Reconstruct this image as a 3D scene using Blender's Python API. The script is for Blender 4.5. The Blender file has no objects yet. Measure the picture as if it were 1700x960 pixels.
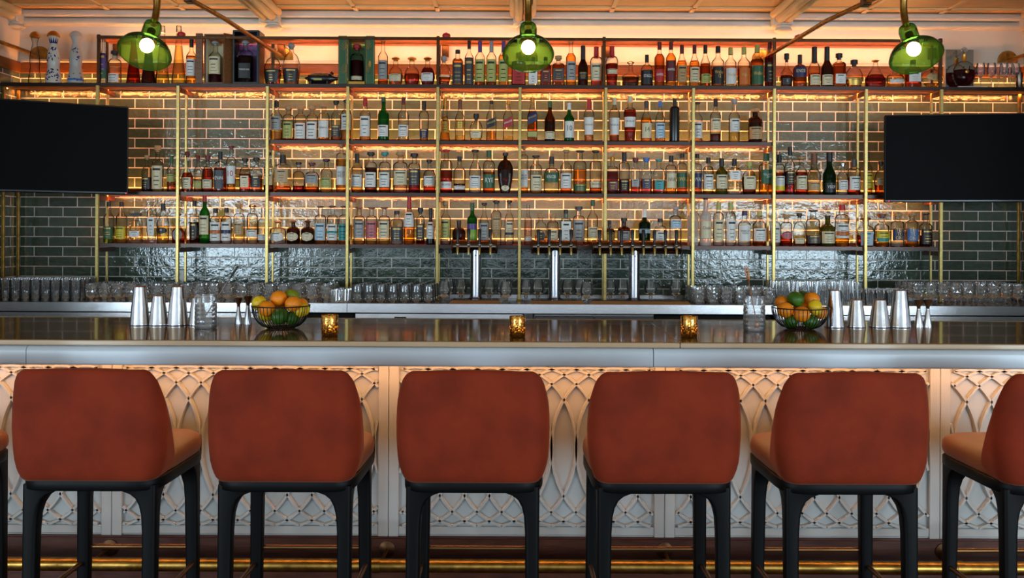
import bpy, math, random
from mathutils import Vector, Matrix
random.seed(7)
C = bpy.context.scene.collection
SC = bpy.context.scene
PI = math.pi
# ------------------------------------------------------------------ camera
F, CX, CY, H, TH = 1440.0, 860.0, 385.0, 1.477, math.radians(0.27)
cam = bpy.data.cameras.new('camera')
cam.sensor_width = 36.0
cam.lens = F / 1700 * 36
cam.shift_x = -10 / 1700
cam.shift_y = -95 / 1700
cam.clip_start = 0.05
co = bpy.data.objects.new('camera', cam)
C.objects.link(co)
co.location = (0, 0, H)
co.rotation_euler = (PI / 2, -TH, 0)
SC.camera = co
# ------------------------------------------------------------------ light and exposure
SC.view_settings.view_transform = 'Standard'
SC.view_settings.look = 'None'
SC.view_settings.gamma = 1
SC.view_settings.use_curve_mapping = False
SC.view_settings.exposure = 0.0
SC.cycles.transparent_max_bounces = 64
SC.cycles.max_bounces = 16
SC.cycles.transmission_bounces = 16
SC.cycles.glossy_bounces = 6
SC.cycles.diffuse_bounces = 4
SC.cycles.caustics_reflective = False
SC.cycles.caustics_refractive = False
SC.cycles.sample_clamp_indirect = 6
SC.cycles.use_denoising = True
W = bpy.data.worlds.new('world')
SC.world = W
W.use_nodes = True
W.node_tree.nodes['Background'].inputs[0].default_value = (0.75, 0.85, 1, 1)
W.node_tree.nodes['Background'].inputs[1].default_value = 0.75
WINDOW_POWER, LED_POWER, BULB_POWER, BAR_LED = 315, 84.0, 45.0, 36.0
# windows in the wall behind the camera: centre x, width, sill, head, power share
WIN = [(-6.5, 4.4, .30, 1.95, 1.2), (-2.7, 2.0, .1, 2.84, .10), (0.0, 2.0, .1, 2.84, .06), (2.7, 2.0, .1, 2.84, .10), (6.2, 5.2, .30, 1.95, 1.35)]
for wx, ww, w0, w1, ws in WIN:
    n_pane = 4 if ww > 3 else 1                                # the wide windows are four panes between thick mullions
    pw = ww / n_pane
    for k in range(n_pane):
        l = bpy.data.lights.new('daylight', 'AREA')
        l.shape = 'RECTANGLE'; l.size = pw - (.34 if n_pane > 1 else 0); l.size_y = w1 - w0
        l.energy = WINDOW_POWER * ws / n_pane
        l.color = (0.66, 0.86, 1.0)
        o = bpy.data.objects.new('daylight', l)
        C.objects.link(o)
        o.location = (wx - ww / 2 + pw * (k + .5), -3.3, (w0 + w1) / 2)
        o.rotation_euler = (PI / 2, 0, 0)

def at(px, py, d):
    u, v = (px - CX) / F, (py - CY) / F
    c, s = math.cos(TH), math.sin(TH)
    return (u * c + v * s) * d, H - (-u * s + v * c) * d
# ------------------------------------------------------------------ mesh builder
class MB:
    def __init__(self): self.v, self.f = [], []
    def add(self, v, f):
        n = len(self.v); self.v += [tuple(p) for p in v]; self.f += [tuple(i + n for i in q) for q in f]; return self
    def box(self, x0, x1, y0, y1, z0, z1, b=0.0):
        if b <= 0:
            v = [(x, y, z) for x in (x0, x1) for y in (y0, y1) for z in (z0, z1)]
            return self.add(v, [(0, 1, 3, 2), (4, 6, 7, 5), (0, 4, 5, 1), (2, 3, 7, 6), (0, 2, 6, 4), (1, 5, 7, 3)])
        # chamfered box
        X, Y, Z = (x0, x1), (y0, y1), (z0, z1)
        idx, v = {}, []
        for i in (0, 1):
            for j in (0, 1):
                for k in (0, 1):
                    sx, sy, sz = (1 - 2 * i) * b, (1 - 2 * j) * b, (1 - 2 * k) * b
                    for a, p in enumerate(((X[i], Y[j] + sy, Z[k] + sz), (X[i] + sx, Y[j], Z[k] + sz), (X[i] + sx, Y[j] + sy, Z[k]))):
                        idx[(i, j, k, a)] = len(v); v.append(p)
        q = lambda *k: tuple(idx[t] for t in k)
        f = []
        for i in (0, 1):
            f.append(q((i, 0, 0, 0), (i, 0, 1, 0), (i, 1, 1, 0), (i, 1, 0, 0)))
            f.append(q((0, i, 0, 1), (1, i, 0, 1), (1, i, 1, 1), (0, i, 1, 1)))
            f.append(q((0, 0, i, 2), (0, 1, i, 2), (1, 1, i, 2), (1, 0, i, 2)))
        for i in (0, 1):
            for j in (0, 1):
                f.append(q((i, j, 0, 0), (i, j, 1, 0), (i, j, 1, 1), (i, j, 0, 1)))
                f.append(q((i, 0, j, 0), (i, 1, j, 0), (i, 1, j, 2), (i, 0, j, 2)))
                f.append(q((0, i, j, 1), (1, i, j, 1), (1, i, j, 2), (0, i, j, 2)))
                for k in (0, 1):
                    f.append(q((i, j, k, 0), (i, j, k, 1), (i, j, k, 2)))
        return self.add(v, f)
    def rings(self, R, close=True, c0=True, c1=True):
        n = len(R[0]); v = [p for r in R for p in r]; f = []
        m = n if close else n - 1
        for i in range(len(R) - 1):
            for j in range(m):
                a, b2 = i * n + j, i * n + (j + 1) % n
                f.append((a, b2, b2 + n, a + n))
        if c0: f.append(tuple(range(n))[::-1])
        if c1: f.append(tuple(range((len(R) - 1) * n, len(R) * n)))
        return self.add(v, f)
    def lathe(self, prof, seg=20, cx=0, cy=0, z=0, c0=True, c1=True, fn=None, ry=1.0):
        R = []
        for (zz, r) in prof:
            R.append([(cx + (r if not fn else fn(a, zz, r)) * math.cos(a), cy + ry * (r if not fn else fn(a, zz, r)) * math.sin(a), z + zz)
                      for a in (2 * PI * k / seg for k in range(seg))])
        return self.rings(R, True, c0, c1)
    def tube(self, pts, r, seg=10, caps=True):
        P = [Vector(p) for p in pts]; R = []; up = Vector((0, 0, 1))
        t0 = (P[1] - P[0]).normalized()
        nrm = t0.cross(up)
        if nrm.length < 1e-3: nrm = t0.cross(Vector((0, 1, 0)))
        nrm.normalize()
        for i, p in enumerate(P):
            t = (P[min(i + 1, len(P) - 1)] - P[max(i - 1, 0)]).normalized()
            nrm = (nrm - t * nrm.dot(t)).normalized(); bi = t.cross(nrm)
            rr = r[i] if isinstance(r, (list, tuple)) else r
            R.append([tuple(p + nrm * (rr * math.cos(a)) + bi * (rr * math.sin(a))) for a in (2 * PI * k / seg for k in range(seg))])
        return self.rings(R, True, caps, caps)
    def sphere(self, c, r, seg=20, rg=12, sx=1, sy=1, sz=1):
        R = [[(c[0] + sx * r * math.sin(t) * math.cos(a), c[1] + sy * r * math.sin(t) * math.sin(a), c[2] - sz * r * math.cos(t))
              for a in (2 * PI * k / seg for k in range(seg))] for t in (max(1e-3, min(PI - 1e-3, PI * i / rg)) for i in range(rg + 1))]
        return self.rings(R)
    def extrude(self, sec, x0, x1):           # sec: closed (y,z) outline swept along x
        return self.rings([[(x0, y, z) for y, z in sec], [(x1, y, z) for y, z in sec]])
    def xf(self, M):
        self.v = [tuple(M @ Vector(p)) for p in self.v]; return self
    def build(self, name, mat, parent=None, smooth=True, ang=38):
        me = bpy.data.meshes.new(name)
        me.from_pydata(self.v, [], self.f); me.update()
        import bmesh as _b
        bm = _b.new(); bm.from_mesh(me); _b.ops.recalc_face_normals(bm, faces=bm.faces); bm.to_mesh(me); bm.free()
        me.materials.append(mat)
        if smooth:
            me.polygons.foreach_set('use_smooth', [True] * len(me.polygons))
            me.set_sharp_from_angle(angle=math.radians(ang))
        o = bpy.data.objects.new(name, me); C.objects.link(o)
        if parent: o.parent = parent
        return o

def tag(o, label=None, cat=None, group=None, kind=None):
    if label: o['label'] = label
    if cat: o['category'] = cat
    if group: o['group'] = group
    if kind: o['kind'] = kind
    return o
def thing(name, label, cat, loc=(0, 0, 0), rz=0, group=None):
    o = bpy.data.objects.new(name, None); C.objects.link(o)
    o.empty_display_size = 0.05; o.location = loc; o.rotation_euler = (0, 0, rz)
    return tag(o, label, cat, group)
def struct(name, mb, mat, smooth=False, parent=None):
    o = mb.build(name, mat, parent, smooth)
    if not parent: o['kind'] = 'structure'
    return o
def dup(root, loc, label, rz=None):
    r = root.copy(); C.objects.link(r); r.location = loc; r['label'] = label
    if rz is not None: r.rotation_euler = (0, 0, rz)
    for ch in root.children:
        c = ch.copy(); C.objects.link(c); c.parent = r
        for g in ch.children:
            d = g.copy(); C.objects.link(d); d.parent = c
    return r
# ------------------------------------------------------------------ materials
def lin(*c):
    if len(c) == 1: c = c[0]
    return tuple(((x / 255 + 0.055) / 1.055) ** 2.4 if x > 10 else x / 255 / 12.92 for x in c)
def mat(name):
    m = bpy.data.materials.new(name); m.use_nodes = True
    nt = m.node_tree; nt.nodes.clear()
    out = nt.nodes.new('ShaderNodeOutputMaterial')
    return m, nt, out
def nd(nt, t, **kw):
    n = nt.nodes.new(t)
    for k, v in kw.items():
        if k in n.inputs: n.inputs[k].default_value = v
        else: setattr(n, k, v)
    return n
def pbr(name, col, rough=0.5, metal=0.0, var=0.0, vs=20, bump=0.0, bs=60, spec=0.5, coat=0, sheen=0, stretch=None, emit=None, es=0):
    m, nt, out = mat(name)
    p = nt.nodes.new('ShaderNodeBsdfPrincipled')
    p.inputs['Base Color'].default_value = (*col, 1)
    p.inputs['Roughness'].default_value = rough
    p.inputs['Metallic'].default_value = metal
    p.inputs['Specular IOR Level'].default_value = spec
    p.inputs['Coat Weight'].default_value = coat
    p.inputs['Sheen Weight'].default_value = sheen
    if sheen:
        p.inputs['Sheen Tint'].default_value = (1, .55, .35, 1); p.inputs['Sheen Roughness'].default_value = .4
    if emit:
        p.inputs['Emission Color'].default_value = (*emit, 1); p.inputs['Emission Strength'].default_value = es
    if var or bump:
        tc = nt.nodes.new('ShaderNodeTexCoord')
        mp = nt.nodes.new('ShaderNodeMapping')
        if stretch: mp.inputs['Scale'].default_value = stretch
        nt.links.new(tc.outputs['Object'], mp.inputs['Vector'])
    if var:
        no = nd(nt, 'ShaderNodeTexNoise', Scale=vs, Detail=5.0)
        nt.links.new(mp.outputs[0], no.inputs['Vector'])
        hs = nt.nodes.new('ShaderNodeMix'); hs.data_type = 'RGBA'
        hs.inputs['A'].default_value = (*[c * (1 - var) for c in col], 1)
        hs.inputs['B'].default_value = (*[min(1, c * (1 + var)) for c in col], 1)
        rp = nd(nt, 'ShaderNodeMapRange'); rp.inputs[1].default_value = .32; rp.inputs[2].default_value = .68
        nt.links.new(no.outputs['Fac'], rp.inputs[0])
        nt.links.new(rp.outputs[0], hs.inputs['Factor'])
        nt.links.new(hs.outputs['Result'], p.inputs['Base Color'])
    if bump:
        n2 = nd(nt, 'ShaderNodeTexNoise', Scale=bs, Detail=4.0)
        nt.links.new(mp.outputs[0], n2.inputs['Vector'])
        b = nd(nt, 'ShaderNodeBump', Strength=bump, Distance=0.01)
        nt.links.new(n2.outputs['Fac'], b.inputs['Height'])
        nt.links.new(b.outputs[0], p.inputs['Normal'])
    nt.links.new(p.outputs[0], out.inputs[0])
    return m
def emission(name, col, s):
    m, nt, out = mat(name)
    e = nd(nt, 'ShaderNodeEmission', Color=(*col, 1), Strength=s)
    nt.links.new(e.outputs[0], out.inputs[0])
    return m
def thin(name, face, edge, gloss=0.12, rough=0.02, body=0.0, bodycol=None, bump=0, bs=90, edgepow=0.35):
    """glass or liquid: see-through colour that deepens towards grazing edges, with a glossy coat"""
    m, nt, out = mat(name)
    lw = nd(nt, 'ShaderNodeLayerWeight', Blend=edgepow)
    mx = nt.nodes.new('ShaderNodeMix'); mx.data_type = 'RGBA'
    mx.inputs['A'].default_value = (*face, 1); mx.inputs['B'].default_value = (*edge, 1)
    nt.links.new(lw.outputs['Facing'], mx.inputs['Factor'])
    tr = nt.nodes.new('ShaderNodeBsdfTransparent')
    nt.links.new(mx.outputs['Result'], tr.inputs[0])
    cur = tr
    if body:
        df = nd(nt, 'ShaderNodeBsdfDiffuse', Color=(*(bodycol or face), 1))
        ms = nd(nt, 'ShaderNodeMixShader', Fac=body)
        nt.links.new(cur.outputs[0], ms.inputs[1]); nt.links.new(df.outputs[0], ms.inputs[2]); cur = ms
    gl = nd(nt, 'ShaderNodeBsdfGlossy', Roughness=rough, Color=(1, 1, 1, 1))
    fr = nd(nt, 'ShaderNodeLayerWeight', Blend=gloss)
    if bump:
        tc = nt.nodes.new('ShaderNodeTexCoord')
        vo = nd(nt, 'ShaderNodeTexVoronoi', Scale=bs)
        nt.links.new(tc.outputs['Object'], vo.inputs['Vector'])
        b = nd(nt, 'ShaderNodeBump', Strength=bump, Distance=0.01)
        nt.links.new(vo.outputs['Distance'], b.inputs['Height'])
        nt.links.new(b.outputs[0], gl.inputs['Normal']); nt.links.new(b.outputs[0], fr.inputs['Normal']); nt.links.new(b.outputs[0], lw.inputs['Normal'])
    ms = nt.nodes.new('ShaderNodeMixShader')
    nt.links.new(fr.outputs['Fresnel'], ms.inputs[0])
    nt.links.new(cur.outputs[0], ms.inputs[1]); nt.links.new(gl.outputs[0], ms.inputs[2])
    nt.links.new(ms.outputs[0], out.inputs[0])
    return m
def tilemat(name, axis, u0, w0):
    m, nt, out = mat(name)
    tc = nt.nodes.new('ShaderNodeTexCoord')
    sp = nt.nodes.new('ShaderNodeSeparateXYZ'); nt.links.new(tc.outputs['Object'], sp.inputs[0])
    ax = nd(nt, 'ShaderNodeMath', operation='SUBTRACT'); ax.inputs[1].default_value = u0
    az = nd(nt, 'ShaderNodeMath', operation='SUBTRACT'); az.inputs[1].default_value = w0
    nt.links.new(sp.outputs[axis], ax.inputs[0]); nt.links.new(sp.outputs[2], az.inputs[0])
    cb = nt.nodes.new('ShaderNodeCombineXYZ')
    nt.links.new(ax.outputs[0], cb.inputs[0]); nt.links.new(az.outputs[0], cb.inputs[1])
    br = nt.nodes.new('ShaderNodeTexBrick')
    for k, v in {'Scale': 1.0, 'Mortar Size': 0.0038, 'Mortar Smooth': 0.15, 'Bias': 0.0, 'Brick Width': 0.2143, 'Row Height': 0.0741}.items():
        br.inputs[k].default_value = v
    br.inputs['Color1'].default_value = (*lin(56, 74, 62), 1); br.inputs['Color2'].default_value = (*lin(76, 90, 74), 1)
    br.inputs['Mortar'].default_value = (*lin(222, 216, 208), 1)
    nt.links.new(cb.outputs[0], br.inputs['Vector'])
    no = nd(nt, 'ShaderNodeTexNoise', Scale=26.0, Detail=3.0); nt.links.new(cb.outputs[0], no.inputs['Vector'])
    mc = nt.nodes.new('ShaderNodeMix'); mc.data_type = 'RGBA'; mc.blend_type = 'MULTIPLY'; mc.inputs['Factor'].default_value = .55
    cr = nt.nodes.new('ShaderNodeMapRange'); cr.inputs[3].default_value = .45; cr.inputs[4].default_value = 1.5
    nt.links.new(no.outputs['Fac'], cr.inputs[0]); nt.links.new(br.outputs['Color'], mc.inputs['A']); nt.links.new(cr.outputs[0], mc.inputs['B'])
    p = nt.nodes.new('ShaderNodeBsdfPrincipled'); p.inputs['Specular IOR Level'].default_value = .75
    nt.links.new(mc.outputs['Result'], p.inputs['Base Color'])
    rm = nt.nodes.new('ShaderNodeMapRange'); rm.inputs[3].default_value = .09; rm.inputs[4].default_value = .8
    nt.links.new(br.outputs['Fac'], rm.inputs[0]); nt.links.new(rm.outputs[0], p.inputs['Roughness'])
    # wavy handmade glaze + each tile a little out of plane + recessed grout
    n2 = nd(nt, 'ShaderNodeTexNoise', Scale=17.0, Detail=2.5, Roughness=.6); nt.links.new(cb.outputs[0], n2.inputs['Vector'])
    n3 = nd(nt, 'ShaderNodeTexNoise', Scale=90.0, Detail=2.0); nt.links.new(cb.outputs[0], n3.inputs['Vector'])
    s2 = nd(nt, 'ShaderNodeMath', operation='MULTIPLY'); s2.inputs[1].default_value = .22
    nt.links.new(n3.outputs['Fac'], s2.inputs[0])
    ad = nd(nt, 'ShaderNodeMath', operation='ADD'); nt.links.new(n2.outputs['Fac'], ad.inputs[0]); nt.links.new(s2.outputs[0], ad.inputs[1])
    sb = nd(nt, 'ShaderNodeMath', operation='SUBTRACT'); nt.links.new(ad.outputs[0], sb.inputs[0])
    gm = nd(nt, 'ShaderNodeMath', operation='MULTIPLY'); gm.inputs[1].default_value = .8
    nt.links.new(br.outputs['Fac'], gm.inputs[0]); nt.links.new(gm.outputs[0], sb.inputs[1])
    b = nd(nt, 'ShaderNodeBump', Strength=.55, Distance=.006); nt.links.new(sb.outputs[0], b.inputs['Height'])
    nt.links.new(b.outputs[0], p.inputs['Normal'])
    nt.links.new(p.outputs[0], out.inputs[0])
    return m
_xj, _zj = at(104.6, 343.8, 6.5)
M = {}
M['tile'] = tilemat('glazed_tile', 0, _xj - 40 * .2143, _zj - 40 * .0741)
M['tile_side'] = tilemat('glazed_side_tile', 1, 6.5 - 40 * .2143, _zj - 40 * .0741)
M['plaster'] = pbr('cream_plaster', lin(226, 214, 196), .75, var=.05, vs=3, bump=.05, bs=30)
M['ceil'] = pbr('ceiling_wood', lin(226, 176, 108), .45, var=.12, vs=6, stretch=(1, 9, 1))
M['trim'] = pbr('painted_trim', lin(206, 200, 186), .5, var=.04, vs=8)
M['beam'] = pbr('beam_paint', lin(232, 196, 140), .45, var=.06, vs=5)
M['wood'] = pbr('shelf_wood', lin(214, 118, 48), .4, var=.3, vs=14, stretch=(1, 8, 8))  # brighter than the rail wood: the orange glow on shelf undersides is in the colour
M['rail'] = pbr('stained_rail', lin(112, 66, 28), .4, var=.3, vs=14, stretch=(1, 8, 8))
M['darkwood'] = pbr('dark_wood', lin(80, 34, 14), .42, var=.4, vs=10, stretch=(1, 8, 14))
M['floor'] = pbr('floor_boards', lin(58, 36, 26), .5, var=.3, vs=8, stretch=(8, 1, 1))
M['brass'] = pbr('brushed_brass', lin(196, 172, 108), .4, 1, var=.15, vs=40)
M['oldbrass'] = pbr('aged_brass', lin(168, 128, 62), .33, 1, var=.3, vs=30)
M['bronze'] = pbr('dark_bronze', lin(88, 58, 36), .38, .9, var=.2, vs=25)
M['edge'] = pbr('shelf_edge_metal', lin(70, 58, 54), .35, .8)
M['steel'] = pbr('brushed_steel', lin(205, 205, 208), .24, 1, var=.08, vs=9, stretch=(1, 20, 60), bump=.03, bs=30)
M['tin'] = pbr('shaker_steel', lin(200, 200, 202), .2, 1, var=.08, vs=30, bump=.02, bs=60)
M['chrome'] = pbr('polished_chrome', lin(150, 152, 160), .14, 1)
M['blackmet'] = pbr('tap_header_metal', lin(120, 104, 92), .2, 1)
M['rust'] = pbr('worn_copper_rim', lin(150, 92, 50), .35, 1)
M['black'] = pbr('black_plastic', lin(14, 14, 15), .4)
M['void'] = pbr('black_cabinet', lin(12, 12, 13), .6)
M['screen'] = pbr('tv_screen', lin(9, 9, 10), .5, spec=.06)
M['bezel'] = pbr('tv_bezel', lin(20, 22, 28), .22)
M['white'] = pbr('white_solid_surface', lin(200, 213, 224), .3, var=.02, vs=3)
M['top'] = pbr('bar_top_stone', lin(104, 74, 42), .11, var=.3, vs=55, coat=.2)
M['toplip'] = pbr('bar_top_edge', lin(190, 164, 132), .2)
M['panel'] = pbr('panel_paint', lin(186, 184, 180), .5, var=.03, vs=12)
M['velvet'] = pbr('rust_velvet', lin(122, 40, 18), .75, var=.22, vs=7, sheen=.2, spec=.15, bump=.05, bs=250)
M['leather'] = pbr('tan_leather', lin(124, 62, 20), .5, var=.1, vs=10, bump=.05, bs=160)
M['frame'] = pbr('black_lacquer', lin(6, 6, 7), .5, var=.1, vs=10, spec=.16)
M['footbar'] = pbr('stool_footrest_metal', lin(120, 84, 54), .35, .9)
M['led'] = emission('led_strip', (1.0, 0.35, 0.085), LED_POWER)
M['ledshelf'] = emission('shelf_under_strip', (1.0, 0.35, 0.085), LED_POWER * 1.5)
M['ledtop'] = emission('gallery_led_strip', (1.0, 0.58, 0.20), LED_POWER * .21)
M['ledunder'] = emission('gallery_under_strip', (1.0, 0.54, 0.22), LED_POWER * .7)
M['barled'] = emission('bar_led_strip', (1.0, 0.45, 0.15), BAR_LED)
M['bulb'] = emission('bulb_glow', (1.0, 0.80, 0.46), BULB_POWER)
M['flame'] = emission('flame', (1.0, 0.66, 0.28), 45)
M['redled'] = emission('standby_red', (1, .05, .08), 2)
M['lampglass'] = thin('green_lamp_glass', (.38, .64, .26), (.06, .20, .03), gloss=.14, body=.05, bodycol=(.18, .35, .05))
M['lamprim'] = thin('green_lamp_rim', (.10, .24, .05), (.02, .06, .01), gloss=.2, body=.3, bodycol=(.03, .09, .01))
M['tumbler'] = thin('tumbler_glass', (.98, .985, .985), (.84, .86, .87), gloss=.36, rough=.04, body=.09, bodycol=(.88, .93, .97), edgepow=.2)  # pale diffuse body stands in for highlights on the clear glass
M['cut'] = thin('cut_glass', (.95, .96, .96), (.80, .83, .84), gloss=.42, rough=.04, body=.18, bodycol=(.8, .85, .9), edgepow=.25)  # whiter body paints in the silvery reflections of the facets
M['mix'] = thin('mixing_glass', (.92, .93, .93), (.55, .56, .58), gloss=.36, rough=.03, body=.14, bodycol=(.8, .82, .85), edgepow=.35)
def votive_mat():
    m, nt, out = mat('mercury_glass')
    tc = nt.nodes.new('ShaderNodeTexCoord')
    no = nd(nt, 'ShaderNodeTexNoise', Scale=150.0, Detail=3.0); nt.links.new(tc.outputs['Object'], no.inputs['Vector'])
    rp = nt.nodes.new('ShaderNodeMapRange'); rp.inputs[1].default_value = .50; rp.inputs[2].default_value = .60
    nt.links.new(no.outputs['Fac'], rp.inputs[0])
    p = nt.nodes.new('ShaderNodeBsdfPrincipled'); p.inputs['Base Color'].default_value = (*lin(196, 150, 76), 1); p.inputs['Metallic'].default_value = 1; p.inputs['Roughness'].default_value = .16
    tl = nd(nt, 'ShaderNodeBsdfTranslucent', Color=(*lin(240, 190, 110), 1))
    tr = nd(nt, 'ShaderNodeBsdfTransparent', Color=(1, .8, .5, 1))
    m1 = nd(nt, 'ShaderNodeMixShader', Fac=.5); nt.links.new(tl.outputs[0], m1.inputs[1]); nt.links.new(tr.outputs[0], m1.inputs[2])
    m2 = nt.nodes.new('ShaderNodeMixShader'); nt.links.new(rp.outputs[0], m2.inputs[0]); nt.links.new(p.outputs[0], m2.inputs[1]); nt.links.new(m1.outputs[0], m2.inputs[2])
    nt.links.new(m2.outputs[0], out.inputs[0]); return m
M['votive'] = votive_mat()
M['outlet'] = pbr('outlet_plastic', lin(232, 232, 230), .35)
M['socket'] = pbr('outlet_slots', lin(60, 60, 60), .5)
M['mirror'] = pbr('mirror_box', lin(190, 196, 200), .08, 1)
M['orange'] = pbr('orange_peel', lin(240, 136, 14), .4, var=.1, vs=14, bump=.25, bs=220)
M['lemon'] = pbr('lemon_peel', lin(228, 190, 24), .4, var=.1, vs=14, bump=.25, bs=180)
M['lime'] = pbr('lime_peel', lin(52, 98, 18), .35, var=.3, vs=16, bump=.25, bs=200)
M['limelight'] = pbr('pale_lime_peel', lin(120, 136, 22), .35, var=.25, vs=16, bump=.25, bs=200)
M['stem'] = pbr('fruit_stem', lin(70, 60, 24), .7)
M['wire'] = pbr('black_wire', lin(14, 13, 13), .4)
M['redball'] = pbr('red_glaze', lin(176, 22, 34), .35)
M['ceramic'] = pbr('white_ceramic', lin(226, 222, 214), .2)
M['greyceramic'] = pbr('grey_ceramic', lin(190, 188, 182), .3)
M['cobalt'] = pbr('cobalt_paint', lin(28, 36, 110), .25)
M['goldmet'] = pbr('gold_metal', lin(196, 150, 70), .3, 1)
# ------------------------------------------------------------------ the room
XL, XR, YB, YF, ZC = -3.74, 3.78, 6.5, -3.5, 3.11
ZT = 2.652                                                     # top of the tile
struct('floor', MB().box(-10, 10, YF, YB + .1, -.06, 0), M['floor'])
struct('ceiling', MB().box(-10, 10, YF, YB + .1, ZC, ZC + .06), M['ceil'])
wb = MB().box(XL - .1, XR + .1, YB, YB + .1, 0, ZT); struct('wall_back', wb, M['tile'])
struct('wall_back_upper', MB().box(XL - .1, XR + .1, YB, YB + .1, ZT, ZC), M['plaster'])
struct('wall_left', MB().box(XL - .1, XL, 3.9, YB, 0, ZT), M['tile_side'])
struct('wall_left_upper', MB().box(XL - .1, XL, 3.9, YB, ZT, ZC), M['plaster'])
struct('wall_right', MB().box(XR, XR + .1, 3.9, YB, 0, ZT), M['tile_side'])
struct('wall_right_upper', MB().box(XR, XR + .1, 3.9, YB, ZT, ZC), M['plaster'])
# the wall behind the camera with its five windows
wf = MB(); xs = -10
for wx, ww, w0, w1, ws in WIN:
    wf.box(xs, wx - ww / 2, YF - .1, YF, 0, ZC); xs = wx + ww / 2
    wf.box(wx - ww / 2, wx + ww / 2, YF - .1, YF, 0, w0); wf.box(wx - ww / 2, wx + ww / 2, YF - .1, YF, w1, ZC)
wf.box(xs, 10, YF - .1, YF, 0, ZC)
struct('wall_front', wf, M['plaster'])
for i, (wx, ww, w0, w1, ws) in enumerate(WIN):
    w = MB()
    for a in ([wx - ww / 2 + ww / 4 * k - .17 for k in range(1, 4)] if ww > 3 else []): w.box(a, a + .34, YF - .06, YF - .01, w0, w1)
    for a in (wx - ww / 2, wx + ww / 2 - .04): w.box(a, a + .04, YF - .06, YF - .01, w0, w1)
    for z in (w0, w0 + (w1 - w0) * .72, w1 - .04): w.box(wx - ww / 2, wx + ww / 2, YF - .055, YF - .015, z, z + .04)
    struct('window_%d' % (i + 1), w, M['bronze'])
# timber rail between tile and plaster
tr = MB().box(XL, XR, YB - .022, YB, ZT - .005, ZT + .075, .004)
tr.box(XL, XL + .022, 3.9, YB - .022, ZT - .005, ZT + .075, .004).box(XR - .022, XR, 3.9, YB - .022, ZT - .005, ZT + .075, .004)
struct('trim_1', tr, M['rail'])
struct('trim_2', MB().box(XL, XR, YB - .03, YB, ZT + .075, ZT + .098, .004), M['greyceramic'])
# cornice: two half-round courses along the top of the back wall
def halfround(zc, r, y):
    return [(YB, zc - r)] + [(y - r * math.sin(PI * k / 10), zc - r * math.cos(PI * k / 10)) for k in range(11)] + [(YB, zc + r)]
cn = MB().extrude(halfround(3.082, .026, YB - .075), XL, XR).extrude(halfround(3.028, .026, YB - .045), XL, XR)
struct('trim_3', cn, M['trim'], True)
# beams: clustered half-rounds, a block and a turned boss where each meets the wall
n = 4
for px in (20, 449, 868, 1297, 1712):
    bx = at(px, 25, 6.4)[0]
    b = MB()
    for dx, dz, r in ((-.028, -.070, .030), (.028, -.070, .030), (-.066, -.030, .030), (.066, -.030, .030)):
        b.tube([(bx + dx, YB - .14, ZC + dz), (bx + dx, 3.9, ZC + dz)], r, 16)
    b.box(bx - .06, bx + .06, 3.9, YB - .14, ZC - .07, ZC, 0)
    struct('trim_%d' % n, b, M['beam'], True); n += 1
    b = MB().box(bx - .07, bx + .07, YB - .16, YB - .002, ZC - .105, ZC, .004)
    b.lathe([(0, .02), (.004, .05), (.014, .066), (.026, .06), (.034, .05), (.05, .05)], 24, bx + .02, YB - .085, ZC - .15)
    struct('trim_%d' % n, b, M['trim'], True); n += 1
bt = MB()
for px in (179, 305, 592, 727, 1015, 1147, 1433, 1562):
    bx = at(px, 20, 6.4)[0]; bt.box(bx - .016, bx + .016, 3.9, YB - .1, ZC - .012, ZC, .003)
bt.box(XL, XR, 6.26, 6.29, ZC - .012, ZC, .003)
struct('trim_%d' % n, bt, M['beam']); n += 1
# ------------------------------------------------------------------ shelving
DS, DR = 6.26, 6.408                                            # front of the shelf posts, rear lip of the shelves
SZ = [2.538, 2.133, 1.755, 1.381]                              # shelf tops, highest first
CZ = 0.98                                                      # back counter
POST = [163, 297, 445, 578, 727, 863, 1005, 1150, 1284, 1436, 1560]
PX = [at(p, 240 if i not in (0, 10) else 400, DS)[0] for i, p in enumerate(POST)]
ORD = 'first second third fourth fifth sixth seventh eighth ninth tenth eleventh twelfth thirteenth fourteenth fifteenth sixteenth seventeenth eighteenth nineteenth twentieth'.split()
shelf_txt = ['long top bottle shelf running wall to wall with dark metal front edge',
             'second bottle shelf from the top, short, between the two hanging screens',
             'third bottle shelf from the top, ending behind both screens',
             'lowest bottle shelf, above the beer taps and stacked glasses']
spans = [(XL, XR), (PX[2] - .01, PX[8] + .01), (PX[0], PX[10]), (PX[0], PX[10])]
for i, (x0, x1) in enumerate(spans):
    t = thing('bottle_shelf', shelf_txt[i], 'shelf', (0, 0, SZ[i]), 0, 'shelves of the back bar')
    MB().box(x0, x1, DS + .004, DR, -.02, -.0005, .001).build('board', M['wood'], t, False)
    MB().box(x0, x1, DS - .004, DS + .004, -.027, 0, .001).build('edge_strip', M['edge'], t, False)
    MB().box(x0, x1, DR, DR + .008, -.02, .026, .001).build('rear_lip', M['darkwood'], t, False)
    MB().box(x0, x1, DR + .0085, YB - .003, -.02, -.008).build('led_channel', M['darkwood'], t, False)
    MB().box(x0 + .03, x1 - .03, DR + .012, DR + .024, -.0075, .002).build('led_strip', M['led'], t, False)  # the third shelf's strip is added, to brighten the liquids in its bottles
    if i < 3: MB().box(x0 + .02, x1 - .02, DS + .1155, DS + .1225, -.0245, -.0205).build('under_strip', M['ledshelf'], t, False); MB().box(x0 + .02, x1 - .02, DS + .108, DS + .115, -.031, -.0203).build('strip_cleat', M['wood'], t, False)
names = ['beside the left screen'] + ['%s from the left screen' % ORD[k] for k in range(1, 9)] + ['tenth from the left, beside the right screen', 'at the right screen']
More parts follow.
